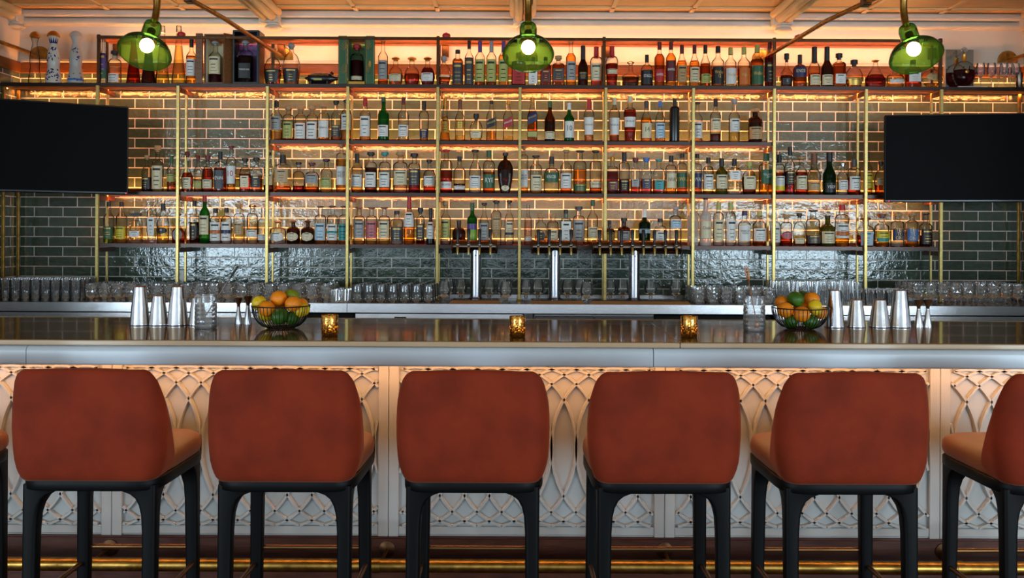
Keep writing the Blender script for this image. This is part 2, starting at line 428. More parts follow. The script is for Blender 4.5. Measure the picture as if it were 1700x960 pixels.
for i, x in enumerate(PX):
    t = thing('shelf_upright', ['brass shelf upright pair, leftmost, half hidden by the left screen',
        'brass upright pair by the wall outlet, second from the left', 'brass upright pair under the left end of the second shelf',
        'brass upright pair left of the left beer tower, fourth in row', 'brass upright pair touching the left side of the left beer tower bay',
        'middle brass upright pair between left and middle beer towers', 'brass upright pair between middle and right beer towers',
        'brass upright pair just right of the right beer tower', 'brass upright pair under the right end of the second shelf',
        'brass upright pair left of the right screen, tenth in row', 'brass upright pair under the right screen, rightmost of the row'][i],
        'shelf upright', (x, DS, 0), 0, 'brass uprights of the back bar')
    h = .011
    MB().box(-h, h, -.026, -.004, CZ, SZ[0] - .021, .002).build('front_post', M['brass'], t, False)
    MB().box(-.02, .02, -.034, .002, CZ + .001, CZ + .012, .003).build('foot', M['oldbrass'], t, False)
    MB().box(-.008, .008, .128, .144, CZ, SZ[0] - .021, .002).build('rear_post', M['brass'], t, False)
    for k, z in enumerate(SZ):
        if k == 1 and not 2 <= i <= 8: continue
        sd = 1 if i % 2 else -1
        MB().box(-.006, .012, .003, .235, z - .064, z - .0315, .002).build('bracket', M['darkwood'], t, False)
for i, (px, dep) in enumerate(((5, 6.28), (30, 6.46), (1691, 6.42))):
    x = at(px, 400, dep)[0]
    t = thing('corner_upright', ['brass corner upright nearest the left picture edge under the left screen', 'brass corner upright in the back left corner under the left screen',
              'brass corner upright in the back right corner under the right screen'][i], 'shelf upright', (x, dep, 0), 0, 'brass uprights of the back bar')
    MB().box(-.01, .01, -.01, .01, CZ, SZ[0] - .023, .002).build('post', M['oldbrass'], t, False)
    MB().box(-.018, .018, -.018, .018, CZ + .001, CZ + .012, .003).build('foot', M['bronze'], t, False)
# gallery frame over the top shelf
t = thing('shelf_gallery', 'dark bronze gallery frame standing over the bottles on the top shelf', 'shelf frame', (0, DS, 0))
zt = at(863, 63, DS)[1]
g0, g1 = at(163, 100, DS)[0], at(1562, 100, DS)[0]
gx = [at(p, 100, DS)[0] for p in (163, 445, 727, 1003, 1286, 1562)]
for x in gx:
    py = .118 if x == gx[1] else 0                            # this post stands behind the bulbous bottle
    MB().box(x - .011, x + .011, py, py + (.008 if py else .02), SZ[0], zt + (-.026 if py else .012), .002).build('post', M['bronze'], t, False)
    MB().box(x - .008, x + .008,   .128, .144, SZ[0], zt - .012, .002).build('rear_post', M['bronze'], t, False)
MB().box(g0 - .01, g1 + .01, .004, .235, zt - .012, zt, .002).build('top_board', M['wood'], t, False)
MB().box(g0 - .011, g1 + .011, -.003, .004, zt - .018, zt + .003, .001).build('front_rail', M['bronze'], t, False)
for x in gx:
    MB().box(x + .012, x + .062, .195, .228, zt - .098, zt - .014, .002).build('wall_bracket', M['bronze'], t, False)
MB().box(g0 + .02, g1 - .02, .205, .222, zt + .001, zt + .007).build('led_strip', M['ledtop'], t, False)
MB().box(g0 + .02, g1 - .02, .1255, .1325, zt - .0165, zt - .0125).build('led_strip', M['ledunder'], t, False)
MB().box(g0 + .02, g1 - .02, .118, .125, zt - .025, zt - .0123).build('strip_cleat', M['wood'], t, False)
for k, (px, lab) in enumerate(((301, 'small red ball ornament on the gallery behind the golden carafe'),
                              (741, 'small red ball ornament on the gallery left of the middle lamp'),
                              (1326, 'small red ball ornament on the gallery beside the right lamp arm'))):
    x = at(px, 57, DS + .05)[0]
    t = thing('red_ornament', lab, 'ornament', (x, DS + .05, zt + .0005), 0, 'red balls on the gallery')
    MB().lathe([(0, .02), (.006, .027), (.022, .031), (.036, .027), (.043, .012), (.0435, .006)], 20).build('body', M['redball'], t)
    MB().tube([(0, 0, .042), (0, 0, .047)], .006, 10).build('cap', M['maroon'] if 'maroon' in M else M['redball'], t)
# ------------------------------------------------------------------ screens
def tv(xa, da, xb, db, zlo, zhi, lab, led):
    ang = math.atan2(db - da, xb - xa); L = math.hypot(xb - xa, db - da); h = zhi - zlo
    t = thing('television', lab, 'television', (xa, da, zlo), ang, 'hanging screens')
    MB().box(0, L, 0, .035, 0, h, .006).build('case', M['bezel'], t, False)
    MB().box(.008, L - .008, -.003, .002, .016, h - .008).build('screen', M['screen'], t, False)
    MB().box(L * .25, L * .75, .035, .075, h * .2, h * .8, .01).build('back_cover', M['black'], t, False)
    mm = MB()
    mm.box(L * .4, L * .6, .075, .09, h * .35, h * .65)
    mm.build('wall_mount', M['black'], t, False)
    MB().tube([(led, -.004, .008), (led, -.008, .008)], .004, 8).build('standby_light', M['redled'], t)
    return t
xr, zr = at(213, 322, 6.15); _, zr2 = at(212, 178, 6.15)
tv(-3.70, 5.66, xr, 6.15, zr - .005, zr2 + .003, 'black flat screen hanging at the left end of the bar', 1.04)
xl, zl = at(1468, 336, 6.15); _, zl2 = at(1468, 191, 6.15)
tv(xl, 6.15, 3.69, 5.97, zl, zl2, 'black flat screen hanging at the right end of the bar', .03)
for x, y0, zc, lab in ((-3.22, 6.0, 2.07, 'black swivel bracket holding the left screen'), (3.15, 6.17, 2.05, 'black swivel bracket holding the right screen')):
    t = thing('screen_bracket', lab, 'bracket', (x, 6.5, zc))
    MB().box(-.06, .06, -.012, 0, -.1, .1, .003).build('plate', M['black'], t, False)
    MB().tube([(0, -.01, 0), (0, y0 - 6.5, 0)], .018, 10).build('arm', M['black'], t)
# ------------------------------------------------------------------ back counter and cold cabinets
YC = 5.95
def px2x(px, d, py=505): return at(px, py, d)[0]
xs = [XL, px2x(576, YC), px2x(1432, YC), XR]
for i, lab in enumerate(('stainless back counter section on the left under highball and cut glasses',
                         'stainless back counter section in the middle under the three beer towers',
                         'stainless back counter section on the right under the stemmed glasses')):
    t = thing('back_counter', lab, 'counter', (0, 0, CZ), 0, 'back counter sections')
    x0, x1 = xs[i] + .002, xs[i + 1] - .002
    dz = -.0 if i != 0 else .0
    MB().rings([[(x, YC, -.062), (x, YC + .0062, -.001), (x, YC + .0072, 0), (x, 6.498, 0), (x, 6.498, -.062)] for x in (x0, x1)]).build('worktop', M['steel'], t, False)
    MB().box(x0, x1, 6.47, 6.497, 0, .03, .002).build('rear_upstand', M['steel'], t, False)
def cabinet(x0, x1, lab, kind):
    t = thing('back_bar_cabinet', lab, 'cabinet', (0, 5.98, 0), 0, 'cold cabinets under the back counter')
    if kind == 'dark':
        MB().box(x0, x1, .06, .5, .05, .90, .003).build('body', M['void'], t, False)
        for k in range(3):
            xx = x0 + (x1 - x0) * (k + .5) / 3
            MB().box(xx - (x1 - x0) / 6 + .01, xx + (x1 - x0) / 6 - .01, .045, .058, .1, .86, .004).build('door', M['black'], t, False)
        return t
    MB().box(x0, x1, .02, .5, .05, .908, .003).build('body', M['void'], t, False)
    MB().rings([[(x, 0, .85), (x, .0064, .906), (x, .0195, .906), (x, .0195, .85)] for x in (x0, x1)]).build('top_strip', M['steel'], t, False)
    n = max(1, round((x1 - x0) / .62)); w = (x1 - x0) / n
    for k in range(n):
        d = MB().box(x0 + k * w + .006, x0 + (k + 1) * w - .006, -.004, .0195, .1, .838, .004).build('door', M['steel'], t, False)
        MB().tube([(x0 + k * w + .08, -.03, .80), (x0 + (k + 1) * w - .08, -.03, .80)], .008, 8).build('handle', M['chrome'], d)
        MB().box(x0 + k * w + .1, x0 + (k + 1) * w - .1, .0, .02, .05, .09).build('grille', M['black'], t, False)
    return t
cabinet(XL + .01, px2x(455, 5.98), 'stainless fridge under the left back counter, behind shaker tins', 'steel')
cabinet(px2x(458, 5.98), px2x(586, 5.98), 'dark cabinet under the back counter behind the left fruit basket', 'dark')
fr = cabinet(px2x(590, 5.98), px2x(868, 5.98), 'stainless fridge with black nameplate under the left beer tower', 'steel')
t = thing('drawer_unit', 'stainless two-drawer unit under the middle and right beer towers', 'drawer unit', (0, 5.98, 0))
x0, x1 = px2x(886, 5.98), px2x(1087, 5.98); xm = (x0 + x1) / 2
MB().box(x0, x1, .02, .5, .05, .916, .003).build('body', M['steel'], t, False)
for a, b in ((x0 + .01, xm - .004), (xm + .004, x1 - .004)):
    d = MB().box(a, b, -.006, .0195, .5, .898, .005).build('drawer', M['steel'], t, False)
    MB().box(a + .02, b - .02, -.03, -.006, .84, .85, .002).build('handle', M['chrome'], d, False)
MB().box(x0 + .01, x1 - .004, -.002, .0195, .1, .49, .005).build('door', M['steel'], t, False)
t = MB().box(px2x(869, 5.98), px2x(885, 5.98), 5.975, 6.45, .02, .916, .003).build('divider_post', M['steel'], None, False)
tag(t, 'narrow stainless divider left of the two-drawer unit', 'divider')
cabinet(px2x(1089, 5.98), px2x(1284, 5.98), 'dark cabinet under the back counter right of the two-drawer unit', 'dark')
cabinet(px2x(1288, 5.98), XR - .01, 'stainless fridge under the right back counter, behind jiggers', 'steel')
# ------------------------------------------------------------------ text
_tc = {}
def text_mesh(s, size):
    k = (s, size)
    if k not in _tc:
        cu = bpy.data.curves.new('lettering', 'FONT'); cu.body = s; cu.size = size; cu.align_x = 'CENTER'; cu.align_y = 'CENTER'
        cu.resolution_u = 2; cu.space_line = .8
        o = bpy.data.objects.new('lettering', cu); C.objects.link(o)
        dg = bpy.context.evaluated_depsgraph_get()
        me = bpy.data.meshes.new_from_object(o.evaluated_get(dg))
        _tc[k] = ([tuple(v.co) for v in me.vertices], [tuple(p.vertices) for p in me.polygons])
        bpy.data.objects.remove(o); bpy.data.curves.remove(cu); bpy.data.meshes.remove(me)
    return _tc[k]
def flat_text(s, size, mat_, parent, loc, name='lettering', squash=1.0, rot=0.0, maxw=None):
    v, f = text_mesh(s, 1.0)
    w = max(p[0] for p in v) - min(p[0] for p in v)
    sx = size * squash
    if maxw and w * sx > maxw: sx = maxw / w
    c, q = math.cos(rot), math.sin(rot)
    m = MB(); m.v = [(loc[0] + x * sx * c - y * size * q, loc[1], loc[2] + x * sx * q + y * size * c) for x, y, z in v]; m.f = list(f)
    return m.build(name, mat_, parent, False)
p = MB().box(px2x(655, 5.98), px2x(674, 5.98), -.004, -.0005, .851, .887, .001).build('nameplate', M['black'], fr, False)
flat_text('Perlick', .03, M['outlet'], p, (px2x(664.5, 5.98), -.0046, .868), maxw=.07)
# ------------------------------------------------------------------ outlet
x, z = at(298.5, 461, 6.5)
t = thing('wall_outlet', 'white double power outlet on the tile beside the second upright', 'outlet', (x, 6.5, z))
MB().box(-.036, .036, -.007, -.0005, -.058, .058, .003).build('plate', M['outlet'], t, False)
for dz in (-.024, .024):
    f = MB().lathe([(0, .0165), (.003, .016)], 20, 0, 0, 0).xf(Matrix.Translation((0, -.007, dz)) @ Matrix.Rotation(PI / 2, 4, 'X')).build('socket', M['outlet'], t)
    MB().box(-.008, -.005, -.0115, -.0095, dz - .002, dz + .009).box(.004, .007, -.0115, -.0095, dz - .002, dz + .009)\
        .box(-.002, .002, -.0115, -.0095, dz - .011, dz - .006).build('slots', M['socket'], f, False)
# ------------------------------------------------------------------ beer towers
def tower(px, d, xa, xb, ntap, lab):
    x = at(px, 460, d)[0]
    a, b = at(xa, 412, d)[0] - x, at(xb, 412, d)[0] - x
    t = thing('beer_tower', lab, 'beer tower', (x, d, CZ + .022), 0, 'draught beer towers')
    zc = 1.372 - CZ - .022; r = .047
    MB().lathe([(0, .052), (.006, .052), (.012, .042), (.02, .0405), (zc - .02, .0405)], 28).build('column', M['chrome'], t)
    MB().tube([(a + .012, 0, zc), (b - .012, 0, zc)], r, 28).build('header', M['blackmet'], t)
    for e0, e1 in ((a, a + .014), (b - .014, b)):
        MB().tube([(e0, 0, zc), (e0 + .003, 0, zc), (e1 - .003, 0, zc), (e1, 0, zc)], [r - .002, r + .002, r + .002, r - .002], 28).build('end_cap', M['bronze'], t)
    MB().sphere((0, -.041, zc - .062), .005, 10, 6).build('badge_screw', M['black'], t)
    for k in range(ntap):
        xx = a + (b - a) * (k + .62) / (ntap + .24)
        f = MB().tube([(xx, -r + .006, zc + .008), (xx, -r - .012, zc + .008)], .015, 12)
        f.tube([(xx, -r - .012, zc + .008), (xx, -r - .04, zc + .008)], .010, 12).sphere((xx, -r - .036, zc + .012), .014, 12, 8)
        f = f.build('faucet', M['chrome'], t)
        MB().tube([(xx, -r - .034, zc), (xx, -r - .048, zc - .018), (xx, -r - .052, zc - .055)], [.009, .009, .007], 10).build('spout', M['brass'], f)
        MB().tube([(xx, -r - .036, zc + .02), (xx, -r - .036, zc + .05)], [.007, .010], 10).build('collar', M['chrome'], f)
        MB().tube([(xx, -r - .036, zc + .05), (xx, -r - .034, zc + .07), (xx, -r - .03, zc + .118), (xx, -r - .03, zc + .124)], [.009, .0105, .013, .010], 12).build('tap_handle', M['black'], f)
tower(790, 6.12, 750, 826, 4, 'left beer tower, steel column with four black tap handles')
tower(921, 6.12, 882, 958, 4, 'middle beer tower, steel column with four black tap handles')
tower(1053, 6.12, 982.5, 1130.5, 8, 'right beer tower, wide header with eight black tap handles')
for a, b, a2, b2, lab in ((745, 833, 750, 829, 'drip tray under the left beer tower'), (878, 972, 883, 967, 'drip tray under the middle beer tower'),
                          (978, 1147, 983, 1142, 'wide drip tray under the right beer tower')):
    A, B = at(a, 503, 5.97)[0], at(b, 503, 5.97)[0]; A2, B2 = at(a2, 498, 6.0)[0], at(b2, 498, 6.0)[0]
    t = thing('drip_tray', 'sloped stainless ' + lab, 'drip tray', (0, 0, CZ + .0005), 0, 'drip trays on the counter')
    MB().rings([[(A, 5.965, 0), (B, 5.965, 0), (B, 6.235, 0), (A, 6.235, 0)], [(A2, 5.985, .021), (B2, 5.985, .021), (B2, 6.22, .021), (A2, 6.22, .021)]]).build('pan', M['steel'], t, False)
    g = MB()
    for k in range(int((B2 - A2) / .014)): g.box(A2 + .006 + k * .014, A2 + .013 + k * .014, 5.99, 6.068, .0212, .0235)
    g.build('grate', M['edge'], t, False)
# ------------------------------------------------------------------ wall poles with green lamps
def pole_lamp(x, lab, lamp_x=None, zp=2.775):
    full = lamp_x is not None
    t = thing('gooseneck_lamp' if full else 'lamp_arm', lab, 'lamp' if full else 'lamp arm', (x, 6.5, zp), 0, 'green gooseneck lamps' if full else 'arms of lamps beyond the frame')
    MB().lathe([(0, .076), (.008, .076), (.016, .07), (.018, .0)], 32).xf(Matrix.Rotation(PI / 2, 4, 'X')).build('wall_flange', M['oldbrass'], t)
    if not full:
        MB().tube([(0, -.01, 0), (0, -1.9, 0)], .014, 14).build('arm', M['oldbrass'], t); return
    yl, zl = 4.40, at(877, 91, 4.40)[1]
    dx = lamp_x - x
    tl = math.radians(32); ax = Vector((0, -math.sin(tl), -math.cos(tl)))           # where the lamp faces
    rim = Vector((dx, yl - 6.5, zl - zp)); hub = rim - ax * .16
    top = hub - ax * .038
    pts = [Vector((0, -.01, 0)), Vector((dx * .3, -1.2, 0)), Vector((dx * .7, -1.7, 0))]
    p0 = Vector((dx, -1.86, .0)); p1 = Vector((dx, -2.09, .06)); p2 = Vector((dx, -2.06, top.z + .26))
    bez = [p0, Vector((dx, -1.99, .035)), Vector((dx, -2.035, .01))]
    q0, q1, q2, q3 = p0, p0 + Vector((0, -.22, .0)), top - ax * .24, top
    for k in range(1, 15):
        s = k / 14
        pts.append(q0 * (1 - s) ** 3 + q1 * 3 * s * (1 - s) ** 2 + q2 * 3 * s * s * (1 - s) + q3 * s ** 3)
    MB().tube(pts, [.014] * 4 + [.016, .018] + [.018] * (len(pts) - 6), 14).build('arm', M['oldbrass'], t)
    h = MB().tube([(dx * .7, -1.62, -.02), (dx * .7, -1.66, -.02)], .001, 6)
    h = MB().box(dx * .65 - .022, dx * .65 + .022, -1.66, -1.60, -.022, .022, .004).tube([(dx * .65, -1.63, .02), (dx * .65, -1.63, ZC - zp - .001)], .008, 10)
    h.build('hanger', M['bronze'], t)
    R = Vector((0, 0, -1)).rotation_difference(ax).to_matrix().to_4x4()
    Mx = Matrix.Translation(hub) @ R
    prof = [(.044, .0), (.044, .030), (.037, .042), (.02, .0455), (-.062, .0455), (-.074, .048), (-.085, .060), (-.096, .079), (-.110, .100), (-.130, .120), (-.153, .129), (-.159, .1310),
            (-.1595, .129), (-.152, .1267), (-.128, .117), (-.107, .097), (-.094, .076), (-.082, .057), (-.070, .045), (-.055, .043)]
    MB().lathe(prof, 48, c0=False, c1=False).xf(Mx).build('shade', M['lampglass'], t)
    MB().lathe([(-.157, .1295), (-.1605, .1318), (-.1635, .1295), (-.1605, .1272), (-.157, .1295)], 48, c0=False, c1=False).xf(Mx).build('rim', M['lamprim'], t)
    MB().lathe([(0.0, .02), (-.05, .021), (-.075, .017)], 18).xf(Mx).build('socket', M['oldbrass'], t)
    MB().sphere((0, 0, -.108), .034, 20, 12, sz=1.12).xf(Mx).build('bulb', M['bulb'], t)
xa = at(240, 91, 4.4)[0]; xb = at(877, 91, 4.4)[0]; xc = at(1521, 91, 4.4)[0]
pole_lamp(at(469, 95, 6.48)[0], 'green glass gooseneck lamp at the left over the bar', xa)
pole_lamp(at(876, 95, 6.48)[0], 'green glass gooseneck lamp in the middle over the bar', xb)
pole_lamp(at(1266, 95, 6.48)[0], 'green glass gooseneck lamp at the right over the bar', xc)
pole_lamp(at(64, 97, 6.48)[0], 'brass wall arm behind the clear figure bottle in the left corner')
pole_lamp(at(1675, 101, 6.48)[0], 'brass wall arm behind the small stem glasses in the right corner')
# ------------------------------------------------------------------ bottles
COL = {'w': (lin(228, 226, 220), 'white'), 'c': (lin(222, 208, 170), 'cream'), 'y': (lin(224, 200, 40), 'yellow'), 'g': (lin(44, 92, 58), 'green'),
       'b': (lin(60, 120, 190), 'blue'), 'n': (lin(38, 42, 84), 'navy'), 'r': (lin(178, 32, 34), 'red'), 'm': (lin(96, 26, 32), 'maroon'),
       'k': (lin(22, 21, 22), 'black'), 's': (lin(160, 160, 158), 'grey'), 'o': (lin(206, 108, 40), 'orange'), 't': (lin(186, 152, 104), 'tan'),
       'p': (lin(190, 100, 108), 'pink'), 'l': (lin(176, 204, 220), 'pale blue'), 'e': (lin(40, 150, 150), 'teal'), 'v': (lin(92, 62, 130), 'purple'),
       'd': (lin(196, 156, 70), 'gold'), 'u': (lin(110, 66, 36), 'brown'), 'i': (lin(176, 176, 96), 'olive green'), 'x': (lin(200, 170, 124), 'cork'),
       'z': (lin(232, 232, 234), 'glass'), 'j': (lin(120, 180, 40), 'lime green'), 'h': (lin(62, 62, 66), 'charcoal')}
PAPER = {k: pbr('label_' + w.replace(' ', '_'), c, .42, var=.06, vs=90) for k, (c, w) in COL.items()}
PAPER['d'] = pbr('label_gold', COL['d'][0], .35, .6)
M['maroon'] = PAPER['m']
INK = {'k': pbr('ink_black', lin(24, 22, 22), .5), 'w': pbr('ink_white', lin(236, 234, 228), .5), 'd': pbr('ink_gold', lin(206, 170, 92), .4, .4), 'r': pbr('ink_red', lin(170, 30, 34), .5)}
GLASS = {'c': (thin('bottle_glass_clear', (.97, .965, .94), (.50, .46, .38), gloss=.14), 'clear'),
         'g': (thin('bottle_glass_green', (.10, .42, .10), (.01, .10, .02), gloss=.16, body=.22, bodycol=(.01, .13, .02)), 'green'),
         'D': (thin('bottle_glass_dark_green', (.05, .16, .05), (.0, .03, .01), gloss=.16, body=.25, bodycol=(.01, .03, .01)), 'dark green'),
         'i': (thin('bottle_glass_olive', (.30, .34, .06), (.06, .08, .01), gloss=.16, body=.3, bodycol=(.08, .09, .015)), 'olive'),
         'u': (thin('bottle_glass_brown', (.30, .11, .02), (.04, .01, .0), gloss=.16, body=.25, bodycol=(.05, .02, .008)), 'brown'),
         'k': (pbr('bottle_black', lin(20, 20, 22), .25), 'black'),
         'w': (M['ceramic'], 'white'), 's': (M['greyceramic'], 'grey'),
         'l': (thin('bottle_glass_blue', (.62, .80, .90), (.22, .42, .55), gloss=.16), 'pale blue'),
         'f': (thin('bottle_glass_frosted', (.80, .74, .66), (.55, .5, .42), gloss=.08, rough=.5, body=.45, bodycol=(.75, .72, .68)), 'frosted'),
         'a': (thin('bottle_glass_amber', (.72, .36, .08), (.25, .08, .01), gloss=.14), 'amber')}
LIQ = {'a': ((.78, .34, .06), 'amber'), 'd': ((.46, .12, .02), 'dark amber'), 'r': ((.40, .045, .02), 'red'), 'k': ((.10, .025, .012), 'dark'),
       'o': ((.92, .38, .05), 'orange'), 'g': ((.90, .62, .16), 'golden'), 'p': ((.94, .78, .48), 'pale gold'), 'n': ((.98, .975, .95), 'clear'),
       'm': ((.22, .02, .03), 'deep red'), 'j': ((.45, .62, .10), 'yellow green'), 'q': ((.92, .60, .52), 'rose')}
LIQM = {k: thin('liquid_' + w.replace(' ', '_'), tuple(math.sqrt(x) for x in c), tuple(x ** .9 * .6 for x in c), gloss=.06, body=.07, bodycol=c, edgepow=.3) for k, (c, w) in LIQ.items()}
# shape: shoulder start, neck start, neck width, section power, depth ratio, base width, word, curve
SHAPE = {'S': (.60, .76, .36, 2, 1, 1, 'round', 's'), 'L': (.50, .80, .36, 2, 1, 1, 'sloping', 's'), 'C': (.66, .77, .40, 2, 1, 1, 'straight', 'r'),
         'Q': (.66, .76, .34, 5, .8, 1, 'square', 'r'), 'J': (.56, .86, .36, 5, .9, 1, 'slim square', 's'), 'U': (.34, .66, .24, 2, .55, .9, 'squat', 's'),
         'B': (.30, .66, .34, 2, .75, .8, 'ball-shaped', 'b'), 'F': (.52, .74, .36, 3, .6, .96, 'flask', 'r'), 'K': (.06, .86, .34, 2, 1, 1, 'tapering', 'l'),
         'W': (.46, .70, .42, 2, 1, 1, 'slender', 's'), 'T': (.62, .76, .36, 2, 1, .8, 'narrow-based', 'r'), 'H': (.52, .70, .30, 2, .9, 1, 'stout', 'r'),
         'O': (.40, .76, .26, 2, .7, .8, 'bulbous', 'b'), 'D': (.5, .9, .3, 2, .42, .4, 'disc-shaped', 'b'), 'E': (.30, .80, .2, 2, .6, .9, 'teardrop', 'l'),
         'V': (.58, .84, .22, 3, .5, .62, 'oval', 'b'), 'N': (.76, .83, .34, 2, 1, 1, 'tall straight', 'r')}
def prof(shp, cap):
    sh, nb, nw, n, dr, bw, _, cv = SHAPE[shp]
    top = 1 - cap * .5
    P = [(0, .86 * bw), (.012, .96 * bw), (.035, bw)]
    if cv == 'b':
        for k in range(1, 8):
            s = k / 7; P.append((.035 + (sh - .035) * s, bw + (1 - bw) * math.sin(s * PI / 2)))
    else: P.append((sh, 1))
    for k in range(1, 7):
        s = k / 6
        if cv == 's': r = nw + (1 - nw) * (.5 + .5 * math.cos(PI * s))
        elif cv == 'r': r = nw + (1 - nw) * (math.sqrt(max(0, 1 - s ** 2.4)) * (1 - .12 * s))
        elif cv == 'b': r = nw + (1 - nw) * max(0, (1 - s ** 2)) ** .62
        else: r = nw + (1 - nw) * (1 - s) ** 1.15
        P.append((sh + (nb - sh) * s, r))
    if top > nb + .02: P += [(top - .01, nw)]
    P.append((max(top, nb + .01), nw))
    return P
def rad(P, z):
    for (a, ra), (b, rb) in zip(P, P[1:]):
        if a <= z <= b: return ra + (rb - ra) * ((z - a) / (b - a) if b > a else 0)
    return P[-1][1]
def surf(a, rf, hw, n, dr, nw, k=1.0):
    nn = 2 + (n - 2) * max(0, min(1, (rf - nw) / (1 - nw)))
    c, s = math.cos(a), math.sin(a)
    rd = 1 if rf <= nw else dr + (1 - dr) * max(0, (1 - (rf - nw) / max(.01, 1 - nw)) ** 2)
    rx, ry = hw * rf * k, hw * rf * rd * k
    r = (abs(c / rx) ** nn + abs(s / ry) ** nn) ** (-1 / nn)
    return r * c, r * s
def ringset(P, hw, h, n, dr, nw, zs, seg, k=1.0):
    R = []
    for z in zs:
        rf = rad(P, z)
        R.append([(*surf(2 * PI * (j + .5) / seg, rf, hw, n, dr, nw, k), z * h) for j in range(seg)])
    return R
def patch(P, hw, h, n, dr, nw, l0, l1, half, out=.0008, nz=6, na=12, slant=0.0, oval=False):
    if oval: nz = 10
    R = []
    for i in range(nz + 1):
        z = l0 + (l1 - l0) * i / nz; rf = rad(P, z)
        row = []
        hf = half * (math.sqrt(max(.002, 1 - (2 * i / nz - 1) ** 2)) if oval else 1)
        for j in range(na + 1):
            x, y = surf(-PI / 2 - hf + 2 * hf * j / na, rf, hw, n, dr, nw)
            L = math.hypot(x, y); row.append((x * (1 + out / L), y * (1 + out / L), z * h + slant * x))
        R.append(row)
    m = MB(); m.rings(R, close=False, c0=False, c1=False); return m
BCOUNT = 0
def bottle(x, y, z, h, hw, shp, gl, lq, fill, lab, l0, l1, cap, cf, cs, label, group, txt=None, two=None, oval=False):
    """one bottle: glass body with liquid, label, cap (and lettering)"""
    global BCOUNT; BCOUNT += 1
    sh, nb, nw, n, dr, bw, word, cv = SHAPE[shp]
    t = thing('bottle', label, 'bottle', (x, y, z), random.uniform(-.12, .12) if n == 2 else random.uniform(-.04, .04), group)
    P = prof(shp, cf); seg = 20 if n == 2 else 28
    MB().rings(ringset(P, hw, h, n, dr, nw, [p[0] for p in P], seg)).build('glass_body', GLASS[gl][0], t)
    if lq != '-' and fill > .03:
        zs = [p[0] for p in P if .02 < p[0] < fill]
        zs = [.02] + zs + [fill]
        MB().rings(ringset(P, hw, h, n, dr, nw, zs, seg, .92)).build('liquid', LIQM[lq], t)
    # cap
    rc = hw * nw * 1.12; zc = h * (1 - cf)
    mb = MB()
    if cs == 'c': mb.lathe([(zc, rc), (h * .995, rc * .96), (h, rc * .8)], 16)
    elif cs == 't': mb.lathe([(zc, rc * .8), (zc + (h - zc) * .3, rc * .85), (zc + (h - zc) * .32, rc * 1.45), (h * .99, rc * 1.45), (h, rc * 1.25)], 16)
    elif cs == 'b': mb.lathe([(zc, rc * .7), (zc + (h - zc) * .2, rc * .8)] + [(zc + (h - zc) * (.2 + .8 * k / 7), max(.001, rc * 1.5 * math.sin(PI * (.18 + .82 * k / 7)))) for k in range(8)], 16)
    elif cs == 'w': mb.lathe([(zc, rc), (zc + (h - zc) * .25, rc * 1.02), (zc + (h - zc) * .8, rc * .92), (h * .99, rc), (h, rc * .85)], 16)
    elif cs == 'f': mb.rings([[(sx * hw * .8, sy * hw * .4, zz) for sx, sy in ((-1, -1), (1, -1), (1, 1), (-1, 1))] for zz in (zc, h)])
    if mb.v: mb.build('stopper' if cs in 'bt' else 'cap', CAPM[cap], t)
    if lab != '-':
        half = math.radians(62 if n == 2 else 48 if dr > .65 else 55)
        o = patch(P, hw, h, n, dr, nw, l0, l1, half, slant=.42 if shp == 'J' else 0, oval=oval).build('label', PAPER[lab], t)
        if two:
            m2 = patch(P, hw, h, n, dr, nw, two[1], two[2], half, .0012).build('band', PAPER[two[0]], t)
        if txt:
            s, ink = txt; v, f = text_mesh(s, 1.0)
            wd = max(p[0] for p in v) - min(p[0] for p in v); ht = max(p[1] for p in v) - min(p[1] for p in v)
            cxx = (max(p[0] for p in v) + min(p[0] for p in v)) / 2; cyy = (max(p[1] for p in v) + min(p[1] for p in v)) / 2
            nl = s.count(chr(10)) + 1
            W = hw * 1.45; k = min(W / wd, (l1 - l0) * h * .26 * nl / ht); kx = k; ky = min(k * 1.5, (l1 - l0) * h * .32 * nl / ht)
            zm = h * (l0 + (l1 - l0) * .58); sl = .42 if shp == 'J' else 0
            m = MB(); out = []
            for px, py, _ in v:
                xx, zz = (px - cxx) * kx, zm + (py - cyy) * ky
                rf = rad(P, zz / h); a = -PI / 2 + xx / (hw * rf)
                sx, sy = surf(a, rf, hw, n, dr, nw); L = math.hypot(sx, sy); out.append((sx * (1 + .0016 / L), sy * (1 + .0016 / L), zz + sl * sx))
            m.v, m.f = out, list(f)
            m.build('lettering', INK[ink], o, False)
        else:
            # printed lines
            ink = 'd' if lab in 'kngmvh' else 'k'
            m = MB(); rr = random.Random(BCOUNT)
            if oval: half *= .6
            for k in range(4):
                zz = l0 + (l1 - l0) * (.16 + .18 * k + (.1 if k == 3 else 0)); q = rr.uniform(.35, .8) if k < 3 else .9
                m2 = patch(P, hw, h, n, dr, nw, zz, zz + (l1 - l0) * (rr.uniform(.02, .045) if k < 3 else .09), half * q * .7, .0014, 1, 6); m.add(m2.v, m2.f)
            m.build('lettering', INK[ink], o, False)
    return t
CAPM = dict(PAPER)
CAPM['z'] = thin('stopper_glass', (.9, .9, .9), (.4, .4, .4), gloss=.3)
CAPM['d'] = M['goldmet']
CAPM['S'] = M['tin']
CAPM['x'] = pbr('cork', lin(178, 146, 104), .8, var=.2, vs=120)
